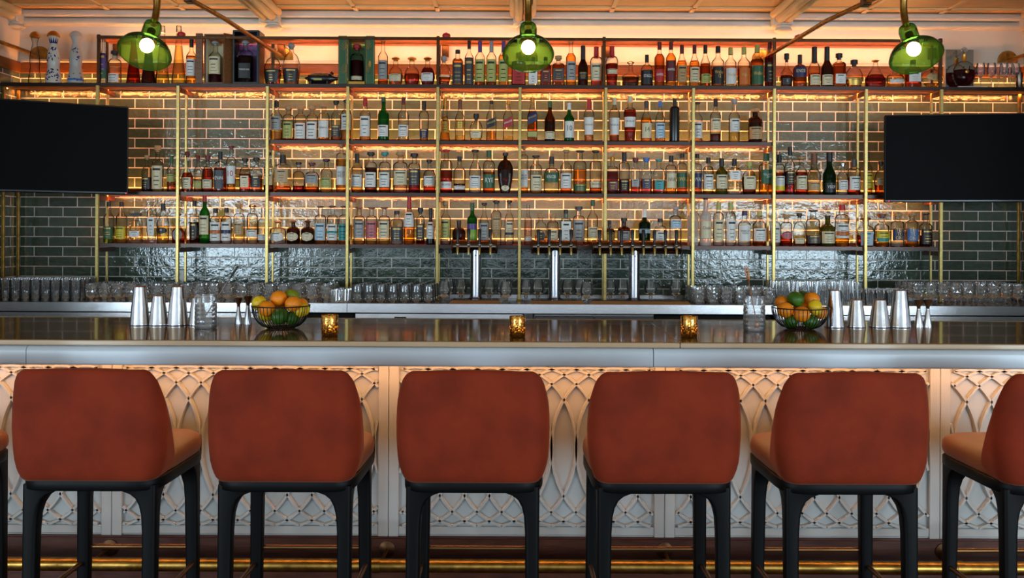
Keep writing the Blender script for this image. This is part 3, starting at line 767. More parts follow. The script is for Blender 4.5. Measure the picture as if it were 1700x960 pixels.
# x  w  ytop shape glass liquid fill label l0 l1 cap capfrac style [text:ink] [band:l0:l1]
R1 = """
172 14 65 S c n .5 v .12 .68 z .06 c - g:.10:.30
191 20 85 C c p .55 w .05 .30 k .13 t
222 23 60 K a d .45 - 0 0 z .12 w
247 23 55 K u d .55 - 0 0 z .12 w
270 22 43 K c g .22 - 0 0 z .12 w
297 23 43 K c g .66 - 0 0 z .12 w
318 17 65 S c a .62 w .18 .55 k .18 c
453 29 81 O c d .42 k .06 .42 x .10 t
484 29 70 O c d .35 k .06 .38 s .17 b
636 17 64 S c d .18 s .12 .52 z .10 t
657 25 94 B c d .40 c .14 .38 d .16 b
684 26 94 B c r .40 - 0 0 d .16 b
710 24 94 B c m .60 w .14 .42 d .16 b
737 23 94 O c d .30 c .28 .34 s .20 t
760 18 83 C c a .72 h .05 .62 k .10 c
779 15 66 S c d .60 h .03 .58 k .20 c
797 17 66 S c d .42 i .08 .56 v .27 c
816 17 66 S c d .42 i .08 .56 s .27 c
836 17 66 S c o .66 i .08 .56 v .27 c
861 24 88 Q c r .70 r .05 .60 d .14 c
885 17 95 Q c n .40 w .06 .52 k .14 c
906 18 95 Q c r .70 m .12 .55 k .12 c
927 21 93 Q c d .70 h .16 .56 x .16 t
948 17 66 S c o .70 s .12 .52 z .10 t
968 17 76 W u r .50 k .16 .34 k .46 c
990 21 78 T c r .55 c .14 .56 r .28 w
1016 21 77 T c r .56 c .30 .42 r .28 w
1047 31 101 U c k .36 - 0 0 z .16 b -
1074 20 91 H c k .48 k .06 .50 k .24 c STAGG:w
1095 17 67 S c d .70 r .10 .36 m .20 c BARREL:w
1114 17 67 S c o .72 m .10 .55 m .20 c BARREL:w
1132 17 75 L c o .62 t .10 .50 m .20 c
1153 17 75 L c o .62 c .10 .46 m .20 c
1171 17 75 L c d .55 i .08 .30 k .20 c
1192 21 77 S c d .44 k .06 .48 k .16 c Weller\\n12:d
1213 19 79 S c p .44 w .06 .46 i .18 c Weller:d
1235 20 78 S c a .46 o .06 .46 i .18 c Weller:d
1257 22 75 S c d .66 g .06 .50 i .18 c Weller:d
1278 17 68 S c m .66 k .10 .52 m .18 c
1306 25 89 U c k .34 k .06 .26 k .26 t 12:w
1328 27 91 H c d .72 n .30 .62 k .26 c KNOB:c
1352 19 78 W c d .34 c .05 .30 k .40 c
1373 19 78 W u r .66 c .05 .30 k .36 c
1393 20 89 Q c d .70 w .10 .38 k .18 t
1418 28 100 O c d .30 d .08 .30 k .22 t
1453.5 38 99 E c m .46 - 0 0 d .10 b
1486 28 112 H c a .26 w .20 .40 k .12 t
1515.6 24 100 Q c r .70 w .20 .54 k .14 c
1546 37 112 D c a .24 t .34 .70 d .10 c
"""
R2 = """
459 20 168 S c a .25 s .26 .60 k .16 c
479 18 177 C c d .10 i .06 .54 x .12 t
499 19 177 C c o .52 w .05 .50 x .12 t
518.5 19 177 C c n .10 w .05 .54 x .12 t
538 18 173 C c a .24 w .08 .54 x .10 t BENRIACH:k
558 17 167 S c d .18 h .10 .38 k .12 t
575 17 166 C c a .30 w .26 .64 k .08 t
606.5 18 162 S c a .26 w .10 .56 r .20 c
637 19 162 S g - 0 w .10 .36 g .10 c
670 18 162 S c p .12 w .10 .36 m .16 c
704 17 168 T c a .12 n .08 .30 k .22 c
739 17 163 K c o .58 d .20 .52 d .26 c
764 17 166 L c g .14 d .30 .50 u .22 c
790.5 22 189 O c g .20 c .12 .34 k .24 t
816 17 167 J c a .24 k .34 .54 k .10 c WALKER:d
844 17 167 J c g .12 r .34 .56 d .10 c WALKER:w
884 17 163 J c d .70 n .42 .66 d .10 c WALKER:d i:.10:.22
913 18 168 L u d .50 c .06 .24 g .16 c -
945 17 171 S g - 0 w .10 .52 w .18 c 10:k
978 18 164 T c o .20 w .16 .56 r .24 w MACALLAN:k
1020 19 163 T c d .16 w .16 .54 c .16 c MACALLAN:k
1046 21 160 T c r .70 w .32 .54 c .14 c MACALLAN:k
1073 18 168 L c o .60 c .10 .46 h .18 c 14:k
1096 17 168 L c a .16 l .10 .46 b .14 c
1120 17 164 N k - 0 - 0 0 k .18 c
1158 16 170 S c o .18 w .10 .50 k .06 t
1188 18 164 S c k .20 c .26 .54 k .18 c
1219 18 165 S c g .28 w .24 .54 s .12 t
1254 23 181 C u d .60 t .10 .46 x .14 t
"""
R3 = """
244 17 258 H c k .40 k .08 .40 x .12 t
262 19 242 S c g .08 c .06 .56 x .14 t
285 15 259 S c d .30 i .28 .48 g .22 c
311 22 252 U c r .48 c .08 .36 m .14 t
329 17 258 H c d .34 i .10 .30 m .16 t
345 19 258 H c r .64 c .10 .34 m .16 t
366 20 252 Q c r .60 k .08 .54 k .20 c EVAN:w
384 18 242 T c a .22 w .18 .56 m .08 t 10:r
407 22 263 F c r .54 c .14 .48 k .12 t
426 22 262 F c d .48 k .14 .48 k .12 t
446 16 253 S c k .20 c .18 .46 k .08 t
470 26 257 Q c d .18 t .26 .60 k .22 c
496 20 269 H c m .22 s .84 .9 k .12 t
518 24 270 H c d .20 s .30 .60 m .12 t
542 20 264 S c g .12 i .14 .44 k .10 t -
567 17 240 N c a .70 w .16 .54 x .08 t HIGH\\nWEST:k
593 19 255 S c a .12 w .16 .46 k .24 c
616 20 253 C c k .62 w .14 .50 k .10 t
639 19 253 C c d .26 w .14 .50 e .10 t
665 24 253 C c q .40 c .20 .54 x .10 t
688 20 255 C c m .42 h .20 .60 k .12 t
713 20 265 H c r .20 w .22 .50 k .12 t
741 20 249 C c r .52 w .10 .26 r .06 t MICHTER:k
763 20 260 S c k .26 w .10 .20 k .14 c
789 20 249 L c n .10 w .12 .40 k .07 t
812 20 250 C c d .50 g .12 .44 g .16 c RYE:w
839 26 254 V u d .70 c .06 .20 k .10 t
870 14 243 N c a .12 w .14 .50 x .08 t HIGH\\nWEST:k
890 20 258 C c g .10 c .08 .48 k .08 t
916 26 260 H c a .10 g .30 .56 k .20 c KNOB:w
940 19 249 S c d .18 w .12 .46 x .08 t
963 22 250 C c o .56 g .06 .22 k .05 t
989 20 250 C c d .16 c .14 .28 k .06 t MICHTER:k
1016.5 21 261 Q c m .60 m .10 .34 d .10 c
1036.5 20 253 C c r .36 k .08 .34 k .22 c
1055 19 262 F c r .40 s .20 .40 m .14 t
1073 20 262 F c r .42 n .14 .42 b .14 t
1094 21 264 F c r .40 e .12 .40 e .08 t
1114 18 259 C c a .14 c .16 .54 k .16 c IWAI:k
1132.5 17 255 C c d .16 g .16 .52 k .10 c IWAI:d
1157 17 256 C c d .16 n .16 .52 k .10 c IWAI:w
1176 17 262 C c a .10 w .14 .54 k .16 c
1198 20 263 S i - 0 c .16 .54 k .22 c
1219 21 264 Q c n .20 w .40 .66 k .20 c
1244 25 269 O c k .54 c .16 .56 i .20 t
1272 24 255 C c o .60 g .26 .60 g .18 c TULLAMORE\\nDEW:w
1293.5 18 257 C c r .54 w .22 .46 k .20 c - y:.10:.22
1311.5 17 244 S c m .48 k .22 .50 k .18 c -
1330.5 19 261 S c r .60 c .14 .50 x .06 t
1351.5 22 255 W c a .20 t .10 .30 u .26 c
1377 21 253 W D - 0 k .06 .28 k .22 c VSOP:w
1399 18 271 S c n .14 w .16 .46 S .10 t
1418 22 265 C c r .50 w .14 .52 h .18 c
1441 14 252 S c a .20 y .16 .50 k .16 c
1463 23 268 O c d .30 t .30 .50 k .14 t
"""
R4 = """
181 17 335 S c j .40 g .10 .40 k .12 c
202 18 335 S c g .40 y .10 .40 k .12 c
226 20 354 Q c p .56 z .2 .4 k .10 f
252 20 335 V c n .18 w .18 .62 x .10 t
271 21 338 L c g .44 k .24 .40 k .18 c 43:w
296 22 355 U c r .50 s .08 .52 k .10 t
323 17 334 S c k .50 k .08 .50 k .12 c -
340 18 322 S g - 0 c .18 .56 r .16 c
358 18 346 C c n .50 w .08 .60 k .14 c - o:.28:.38
376 17 345 C c n .50 w .08 .60 k .14 c - n:.28:.38
397 18 339 C c p .16 t .24 .52 x .12 t
419 21 339 C c p .64 w .16 .34 z .12 b
437 20 345 S c p .60 w .10 .26 z .14 c
461.5 27 366 H c n .16 w .10 .50 x .14 b
487 22 365 H u d .50 c .12 .48 u .16 b
511 22 365 H u k .50 c .12 .48 k .16 b
532 19 342 C c a .08 l .10 .54 k .05 t
552 18 342 C c a .08 w .10 .52 k .05 t - e:.28:.34
571.5 19 342 C c a .08 e .10 .52 k .05 t
596.5 19 344 C c g .10 s .16 .62 u .06 t
617 19 344 C c g .10 p .16 .62 u .06 t
638 19 344 C c g .10 c .16 .62 u .06 t
659 21 350 C c n .20 h .10 .52 k .12 c
679.5 18 325 L c o .70 w .36 .66 r .28 c
698 14 345 C c k .12 h .14 .56 k .18 t
715 14 346 W k - 0 w .16 .62 k .20 c
740 17 335 S c n .16 i .16 .58 x .12 t
762 22 366 H u d .60 b .06 .20 k .14 c
784 17 337 S g - 0 j .06 .36 g .18 c VIDA:d v:.36:.50
804 16 337 L c n .10 s .10 .52 k .08 t
824 17 333 C c n .10 t .34 .62 k .08 t
845.5 15 333 S c n .12 c .20 .52 k .08 t - h:.22:.28
877 13 340 S c q .60 w .1 .2 z .10 c
898 20 355 F c a .30 k .10 .48 x .16 t
918 19 355 C c p .30 c .08 .48 x .16 t
939.5 19 348 Q l - 0 w .10 .66 k .12 c
961 20 343 C c n .30 s .10 .64 h .12 t
984 18 332 S c g .10 c .16 .40 g .14 c
1012 18 366 H k - 0 d .16 .52 k .18 c
1036 22 362 H u k .40 s .08 .52 k .16 t
1070 20 348 S D - 0 l .34 .46 w .22 c
1096 22 363 F c p .50 w .12 .52 k .14 c
1121.5 20 343 C c n .20 l .44 .66 s .10 t
1150.7 18 329 S f - 0 w .08 .20 w .08 c
1171.5 19 327 S f - 0 c .16 .50 k .06 c Chopin:k
1193 17 336 C c n .20 c .12 .60 i .18 c
1213 17 336 C c n .20 w .12 .60 i .18 c
1236 21 350 S c n .20 w .14 .58 n .14 c WHEATLEY\\nVODKA:k
1261 22 350 S c d .14 w .14 .50 i .14 c
1287 18 356 C c n .20 w .12 .62 w .10 c
1305.5 21 357 C c r .34 p .22 .48 x .14 t
1327 21 354 O c d .22 c .08 .24 k .14 t
1350 23 349 C c k .30 h .08 .30 k .06 t
1374 23 358 S i - 0 c .10 .48 D .08 c
1398 23 340 C c o .22 w .20 .54 r .14 c - o:.26:.36
1437 28 362 F c r .40 l .04 .52 u .12 t
1464 23 355 S c a .20 y .14 .46 u .14 t - e:.16:.26
1490 22 354 C c n .16 n .18 .52 x .14 t TEN\\nTO\\nONE:d
1514 20 353 C c a .54 b .16 .52 x .14 t TEN\\nTO\\nONE:d
1537 20 354 S c k .34 k .08 .52 k .06 t
"""
CAPM['D'] = PAPER['k']
INK['n'] = PAPER['n']; INK['c'] = PAPER['c']
SHN = ['top', 'second', 'third', 'lowest']
BAY = ['first bay', 'second bay', 'third bay', 'fourth bay', 'fifth bay', 'sixth bay', 'seventh bay', 'eighth bay', 'ninth bay', 'last bay']
GRP = ['bottles on the top shelf', 'bottles on the second shelf', 'bottles on the third shelf', 'bottles on the lowest shelf']
for ri, rows in enumerate((R1, R2, R3, R4)):
    recs = [l.split() for l in rows.strip().split('\n')]
    for q in range(len(recs) - 1):                              # neighbours never touch: slim both a little where the picture has them overlap
        gap = float(recs[q + 1][0]) - float(recs[q][0]); need = (float(recs[q][1]) + float(recs[q + 1][1])) / 2 + .6
        if need > gap:
            for r_ in (recs[q], recs[q + 1]): r_[1] = str(float(r_[1]) * max(.78, gap / need))
    cnt = {}
    for k, r in enumerate(recs):
        px, w, yt = float(r[0]), float(r[1]), float(r[2])
        shp, gl, lq, fill, lab, l0, l1, cap, cf, cs = r[3], r[4], r[5], float(r[6]), r[7], float(r[8]), float(r[9]), r[10], float(r[11]), r[12]
        txt = two = None
        if len(r) > 13 and r[13] != '-': s, ink = r[13].rsplit(':', 1); txt = (s.replace('\\n', '\n'), ink)
        if len(r) > 14: a, b, c = r[14].split(':'); two = (a, float(b), float(c))
        hw0 = w / 230 / 2
        dr = SHAPE[shp][4]
        y = DS + .018 + hw0 * dr + random.uniform(0, .012)
        y = min(y, DR - hw0 * dr - .004)
        x, zt_ = at(px, yt, y)
        hw = w / (F / y) / 2
        hgt = zt_ - SZ[ri]
        b = sum(1 for p in POST if p < px) - 1; b = max(0, min(9, b))
        cnt[b] = cnt.get(b, 0) + 1
        body = {'k': 'black', 'g': 'green', 'D': 'dark green', 'i': 'olive', 'u': 'brown', 'f': 'frosted', 'l': 'pale blue', 'a': 'amber'}.get(gl) or LIQ[lq][1]
        lw = COL[lab][1] + ' label' if lab != '-' else 'no label'
        cw = {'z': 'glass', 'x': 'cork', 'd': 'gold', 'S': 'steel', 'D': 'black'}.get(cap) or COL[cap][1]
        lb = '%s %s bottle, %s, %s %s, %s in %s of %s shelf' % (body, SHAPE[shp][6], lw, cw, 'stopper' if cs in 'bt' else 'cap', ORD[cnt[b] - 1], BAY[b], SHN[ri])
        if len(lb.replace('-', ' ').split()) > 16: lb = lb.replace(SHAPE[shp][6] + ' ', '')
        if len(lb.split()) > 16: lb = lb.replace(lw + ', ', '')
        bottle(x, y, SZ[ri] + .0005, hgt, hw, shp, gl, lq, fill, lab, l0, l1, cap, cf, cs, lb, GRP[ri], txt, two, float(recs[k][0]) in (461.5, 487, 511, 323, 1305.5, 271, 296, 1546, 839, 898))
# ------------------------------------------------------------------ special things on the top shelf
def place(px, y, ri=0):
    return at(px, 140, y)[0]
# three hourglass figure bottles
HG = [(0, .78), (.01, .9), (.05, .92), (.12, .86), (.22, .74), (.30, .66), (.33, .64), (.36, .68), (.44, .72), (.52, .70), (.62, .58), (.70, .44), (.76, .36), (.80, .40), (.86, .54), (.885, .62)]
def figure(px, yt, w, gm, label, kind):
    y = DS + .06; x, zt = at(px, yt, y); hw = w / 230 / 2; h = zt - SZ[0]
    t = thing('figure_bottle', label, 'bottle', (x, y, SZ[0] + .0005), 0, 'hourglass figure bottles')
    MB().lathe([(z * h, r * hw) for z, r in HG], 24).build('glass_body', gm, t)
    MB().lathe([(.882 * h, hw * .66), (.89 * h, hw * .74), (.915 * h, hw * .72), (.95 * h, hw * .6), (.98 * h, hw * .38), (h, hw * .05)], 24).build('cap', M['goldmet'] if kind != 2 else M['greyceramic'], t)
    P = HG; d = MB(); rr = random.Random(3 + kind)
    if kind == 1:
        # painted crown at the neck and sprays of leaves
        for k in range(9):
            a = -PI / 2 + (k - 4) * .5
            r0, r1 = rad(P, .76) * hw + .0014, rad(P, .87) * hw + .0016
            d.add([(r0 * math.cos(a - .3), r0 * math.sin(a - .3), .755 * h), (r0 * math.cos(a + .3), r0 * math.sin(a + .3), .755 * h), (r1 * math.cos(a), r1 * math.sin(a), .875 * h)], [(0, 1, 2)])
    n = 64 if kind == 1 else 20
    if kind:
        for k in range(n):
            z = rr.uniform(.05, .28) if k % 2 else rr.uniform(.42, .68)
            a = -PI / 2 + rr.uniform(-1.3, 1.3); s = rr.uniform(.0034, .0062); tl = rr.uniform(0, PI)
            if kind == 2 and z > .35: a = -PI / 2 + rr.uniform(-.2, 1.0)
            pts = []
            for q in range(6):
                uu, vv = s * 1.7 * math.cos(q * PI / 3), s * .8 * math.sin(q * PI / 3)
                u2, v2 = uu * math.cos(tl) - vv * math.sin(tl), uu * math.sin(tl) + vv * math.cos(tl)
                zz = z * h + v2; r = rad(P, zz / h) * hw + .0012; aa = a + u2 / r
                pts.append((r * math.cos(aa), r * math.sin(aa), zz))
            d.add(pts, [tuple(range(6))])
        d.build('marking', M['cobalt'], t, False)
    if kind == 2:
        b = MB().lathe([(.052 * h, rad(P, .052) * hw + .001), (.09 * h, rad(P, .09) * hw + .001)], 24, c0=False, c1=False).build('painted_band', PAPER['b'], t)
figure(58, 52, 22, GLASS['c'][0], 'clear hourglass figure bottle with gold cap, leftmost on the top shelf', 0)
figure(89, 51, 28, M['ceramic'], 'white figure bottle painted with blue leaves and gold cap', 1)
figure(126, 51, 28, M['greyceramic'], 'pale grey figure bottle with few blue marks and grey cap', 2)
# boxes with bottles inside
def box_at(x0p, x1p, ytop, y0):
    xa = at(x0p, 140, y0)[0]; xb = at(x1p, 140, y0)[0]; zt = at((x0p + x1p) / 2, ytop, y0)[1]
    return xa, xb, zt - SZ[0]
Y0 = DS + .012
xa, xb, hh = box_at(338, 374, 56, Y0)
t = thing('bottle_box', 'open brown wooden presentation box holding a pale-labelled bottle', 'box', (xa, Y0, SZ[0] + .0005), 0, 'presentation boxes on the top shelf')
w = xb - xa
MB().box(0, w, .006, .13, 0, .012, .001).box(0, w, .006, .13, hh - .012, hh, .001).box(0, .01, .006, .13, .012, hh - .012).box(w - .01, w, .006, .13, .012, hh - .012).box(.01, w - .01, .12, .13, .012, hh - .012).build('case', M['rail'], t, False)
MB().box(.011, w - .011, .114, .1195, .013, hh - .013).box(.011, .016, .02, .113, .013, hh - .013).box(w - .016, w - .011, .02, .113, .013, hh - .013).build('lining', PAPER['c'], t, False)
MB().box(-.055, -.006, -.012, .004, 0, hh, .002).build('door', M['rail'], t, False)
d = MB().box(w + .004, w + .016, -.02, .05, 0, hh, .002).xf(Matrix.Translation((w, 0, 0)) @ Matrix.Rotation(-.75, 4, 'Z') @ Matrix.Translation((-w, 0, 0))).build('door', M['rail'], t, False)
for zz in (.06, hh - .06): MB().box(-.008, .004, -.016, -.011, zz - .012, zz + .012, .001).build('hinge', M['bronze'], t, False)
xbt = at(357, 100, Y0 + .06)[0]
bottle(xbt, Y0 + .066, SZ[0] + .013, hh - .045, .047, 'S', 'c', 'm', .22, 'c', .20, .60, 's', .12, 'b', 'deep red bottle with long cream label inside the wooden box', GRP[0])
xa, xb, hh = box_at(386, 429, 50, Y0)
t = thing('bottle_box', 'open black box with purple inside holding a dark bottle', 'box', (xa, Y0, SZ[0] + .0005), 0, 'presentation boxes on the top shelf')
w = xb - xa
MB().box(0, w, .0, .135, 0, .014, .001).box(0, w, .0, .135, hh - .014, hh, .001).box(0, .012, .0, .135, .014, hh - .014).box(w - .012, w, .0, .135, .014, hh - .014).box(.012, w - .012, .125, .135, .014, hh - .014).build('case', M['black'], t, False)
MB().box(.013, w - .013, .118, .1245, .015, hh - .015).build('lining', PAPER['v'], t, False)
MB().box(w + .0005, w + .006, .004, .13, .004, hh - .004).build('side_panel', M['darkwood'], t, False)
bottle(at(408, 100, Y0 + .066)[0], Y0 + .064, SZ[0] + .015, hh - .07, .052, 'Q', 'c', 'k', .62, 'k', .10, .44, 's', .14, 'b', 'dark square bottle with black label inside the black box', GRP[0], ('THE BOSS HOG', 'w'))
xa, xb, hh = box_at(577, 607, 60, Y0)
t = thing('bottle_box', 'open green box with gold fan pattern holding a red bottle', 'box', (xa, Y0, SZ[0] + .0005), 0, 'presentation boxes on the top shelf')
w = xb - xa
MB().box(0, w, .004, .13, 0, .02, .001).box(0, w, .004, .13, hh - .012, hh, .001).box(0, .008, .004, .13, .02, hh - .012).box(w - .008, w, .004, .13, .02, hh - .012).box(.008, w - .008, .12, .13, .02, hh - .012).build('case', PAPER['g'], t, False)
MB().box(.006, w - .006, .0, .0035, .001, .022, .001).build('gold_strip', M['goldmet'], t, False)
for s, x0 in ((-1, -.066), (1, w + .002)):
    dm = MB().box(x0, x0 + .064, -.012, .006, 0, hh, .002).build('door', PAPER['g'], t, False)
    g = MB(); cx = x0 + (.064 if s < 0 else 0)
    for zc0, up in ((hh - .11, 1), (.07, 1)):
        for k in range(6):
            a = PI / 2 + s * (-.15 - k * .24) * -1
            dx, dz = -s * -math.cos(a), math.sin(a)
            dx = s * abs(math.cos(PI / 2 - .12 - k * .24)) if True else dx
            dz = abs(math.sin(PI / 2 - .12 - k * .24))
            p0 = (cx + dx * .02, -.0128, zc0 + dz * .02); p1 = (cx + dx * .05, -.0128, zc0 + dz * .085)
            g.tube([p0, p1], .0011, 5)
    g.tube([(x0 + .006, -.0128, .01), (x0 + .006, -.0128, hh - .01), (x0 + .058, -.0128, hh - .01), (x0 + .058, -.0128, .01), (x0 + .006, -.0128, .01)], .001, 5)
    g.build('gold_pattern', M['goldmet'], dm)
    if s > 0: MB().lathe([(0, .009), (.001, .0085)], 16).xf(Matrix.Translation((x0 + .03, -.0125, hh * .42)) @ Matrix.Diagonal((1, 1, 2.6, 1)) @ Matrix.Rotation(PI / 2, 4, 'X')).build('gold_seal', M['goldmet'], dm)
bottle(at(592, 100, Y0 + .05)[0], Y0 + .066, SZ[0] + .021, hh - .07, .046, 'C', 'c', 'm', .58, 'c', .06, .16, 'r', .14, 't', 'deep red bottle with small cream label inside the green box', GRP[0])
# pig-shaped bottle lying on its belly
px0, px1 = 498, 561; y = DS + .055
xa, _ = at(px0, 130, y); xb, zt = at(px1, 120, y); L = xb - xa; hh = zt - SZ[0]
t = thing('pig_bottle', 'black pig-shaped bottle lying on the top shelf left of green box', 'bottle', ((xa + xb) / 2, y, SZ[0] + .0005))
r = hh / 2
b = MB(); R = []
prof_pig = [(-.36, .16), (-.34, .22), (-.30, .30), (-.27, .62), (-.2, .86), (-.1, .96), (.05, 1), (.2, .95), (.3, .82), (.36, .6), (.40, .42), (.45, .34), (.49, .32), (.5, .24)]
for u, k in prof_pig:
    R.append([(u * L, r * k * math.sin(a) * .8, r * 1.02 + r * .92 * k * math.cos(a)) for a in (2 * PI * q / 20 for q in range(20))])
b.rings(R)
for u, s in ((-.2, -1), (-.2, 1), (.24, -1), (.24, 1)):
    b.tube([(u * L, s * r * .5, r * .5), (u * L, s * r * .55, .002)], [.012, .010], 10)
for s in (-1, 1): b.tube([(.33 * L, s * r * .4, r * 1.7), (.37 * L, s * r * .45, r * 1.98)], [.012, .003], 8)
body = b.build('glass_body', GLASS['k'][0], t)
MB().tube([(-.50 * L, 0, r), (-.37 * L, 0, r)], .008, 12).build('cap', PAPER['i'], t)
def on_pig(s, size, u0, zc, ink, maxw):
    v, f = text_mesh(s, 1.0); m = MB(); wd = max(p[0] for p in v) - min(p[0] for p in v); k = maxw / wd
    for p in v:
        xx = u0 * L + p[0] * k; zz = zc + p[1] * size
        kk = rad([(a, q) for a, q in prof_pig], xx / L); c = max(-1, min(1, (zz - r * 1.02) / (r * .92 * kk)))
        m.v.append((xx, -r * kk * .8 * math.sqrt(max(0, 1 - c * c)) - .001, zz))
    m.f = f; m.build('lettering', INK[ink], body, False)
on_pig('WHISTLEPIG', .016, .02, r * 1.45, 'd', L * .5)
m = MB().box(-.03, .03, -r * .8 - .002, -r * .78, r * .62, r * .92, .001).build('label', PAPER['i'], t, False)
# mirror-faced box with the rounded decanter in front, tray, small stem glasses
y = DS + .116; xa, _ = at(1569, 140, y); xb, zt = at(1617, 82, y)
t = thing('mirror_box', 'silver mirror-faced box standing behind the round decanter', 'box', (xa, y, SZ[0] + .0005))
MB().box(0, xb - xa, .0, .03, 0, zt - SZ[0], .002).build('case', M['greyceramic'], t, False)
MB().box(.004, xb - xa - .004, -.0015, -.0002, .004, zt - SZ[0] - .004).build('mirror_face', M['mirror'], t, False)
y = DS + .055; x, zt = at(1601, 78, y); z0 = SZ[0] + .007; h = zt - z0
xa = at(1586, 142, y)[0]; xb = at(1634, 142, y)[0]
t = MB().box(xa, xb, DS + .008, DS + .105, SZ[0] + .0005, SZ[0] + .0065, .002).build('decanter_tray', PAPER['w'], None, False)
tag(t, 'flat white tray under the round dark decanter', 'tray')
t = thing('decanter', 'round dark red decanter with beaded edge and tall glass stopper', 'decanter', (x, y, z0))
hw = .082; bz = h * .33
MB().sphere((0, 0, bz), 1, 28, 16, hw, .042, bz).build('glass_body', GLASS['c'][0], t)
q = MB(); R = []
for k in range(11):
    ph = PI * (.04 + .56 * k / 10); R.append([(hw * .94 * math.sin(ph) * math.cos(a), .038 * math.sin(ph) * math.sin(a), bz - bz * .94 * math.cos(ph)) for a in (2 * PI * j / 24 for j in range(24))])
q.rings(R).build('liquid', LIQM['m'], t)
bd = MB()
for k in range(26):
    a = PI * 2 * (k + .5) / 26
    if math.sin(a) > .86: continue
    bd.sphere((hw * 1.02 * math.cos(a), 0, bz + bz * 1.0 * math.sin(a)), .0075, 8, 6)
bd.build('beading', CAPM['z'], t)
MB().sphere((0, -.043, bz * 1.12), 1, 14, 8, .014, .003, .014).build('medallion', M['goldmet'], t)
MB().lathe([(bz * 1.9, .018), (bz * 1.98, .016), (h * .76, .016), (h * .80, .018), (h * .805, .012)], 20).build('neck_ring', M['goldmet'], t)
MB().lathe([(h * .80, .008), (h * .84, .012), (h * .87, .019), (h * .91, .022), (h * .95, .018), (h * .98, .008), (h, .003)], 12, fn=lambda a, z, r: r * (1 + .16 * math.cos(6 * a))).build('stopper', CAPM['z'], t)
def stemglass(px, y, ytop, w, lab):
    x, zt = at(px, ytop, y); h = zt - SZ[0]; hw = w / 230 / 2
    t = thing('stem_glass', lab, 'glass', (x, y, SZ[0] + .0005), 0, 'small stem glasses on the top shelf')
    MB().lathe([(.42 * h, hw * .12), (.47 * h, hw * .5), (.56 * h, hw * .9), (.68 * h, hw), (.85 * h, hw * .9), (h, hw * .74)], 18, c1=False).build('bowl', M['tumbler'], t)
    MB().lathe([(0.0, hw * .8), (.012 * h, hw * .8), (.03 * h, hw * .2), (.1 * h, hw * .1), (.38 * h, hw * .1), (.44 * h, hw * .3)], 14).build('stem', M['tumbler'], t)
for i, (px, yy) in enumerate(((1628, .06), (1646, .05), (1658, .10), (1667, .05), (1677, .10), (1686, .055))):
    stemglass(px, DS + yy, 104, 15, ['small stem glass nearest the round decanter, first in its group', 'second small stem glass from the round decanter', 'third small stem glass from the decanter, set further back',
              'fourth small stem glass from the round decanter', 'fifth small stem glass from the decanter, set further back', 'sixth small stem glass, rightmost beside the dark tumbler'][i])
x, zt = at(1692, 119, DS + .05)
t = thing('dark_tumbler', 'dark reflective tumbler at the right end of the top shelf', 'tumbler', (x, DS + .05, SZ[0] + .0005))
MB().lathe([(0, .018), (.004, .02), (.11, .024)], 18, c1=False).build('cup', M['blackmet'], t)
MB().lathe([(.11, .0245), (.113, .0242)], 18, c0=False, c1=False).build('rim', M['chrome'], t)
# ------------------------------------------------------------------ glasses on the back counter
def facet_glass(P, seg, h, r, rows, z0=0.0):
    """bowl cut into diamond facets: alternate rings are turned by half a facet"""
    R = []
    for k in range(rows + 1):
        z = z0 + (1 - z0) * k / rows; q = rad(P, z) * (1.03 if k % 2 else .98) if k < rows else rad(P, z)
        R.append([(q * r * math.cos(a), q * r * math.sin(a), z * h) for a in (2 * PI * (j + (.5 if k % 2 else 0)) / seg for j in range(seg))])
    m = MB(); v = [p for g in R for p in g]; f = []
    for k in range(rows):
        for j in range(seg):
            a, b = k * seg + j, k * seg + (j + 1) % seg; c, d = a + seg, b + seg
            if k % 2 == 0: f += [(a, b, c), (b, d, c)]
            else: f += [(a, d, c), (a, b, d)]
    f.append(tuple(range(seg))[::-1])
    return m.add(v, f)
def lathe_glass(P, seg, h, r, fn=None):
    return MB().lathe([(z * h, q * r) for z, q in P], seg, c0=True, c1=False, fn=fn)
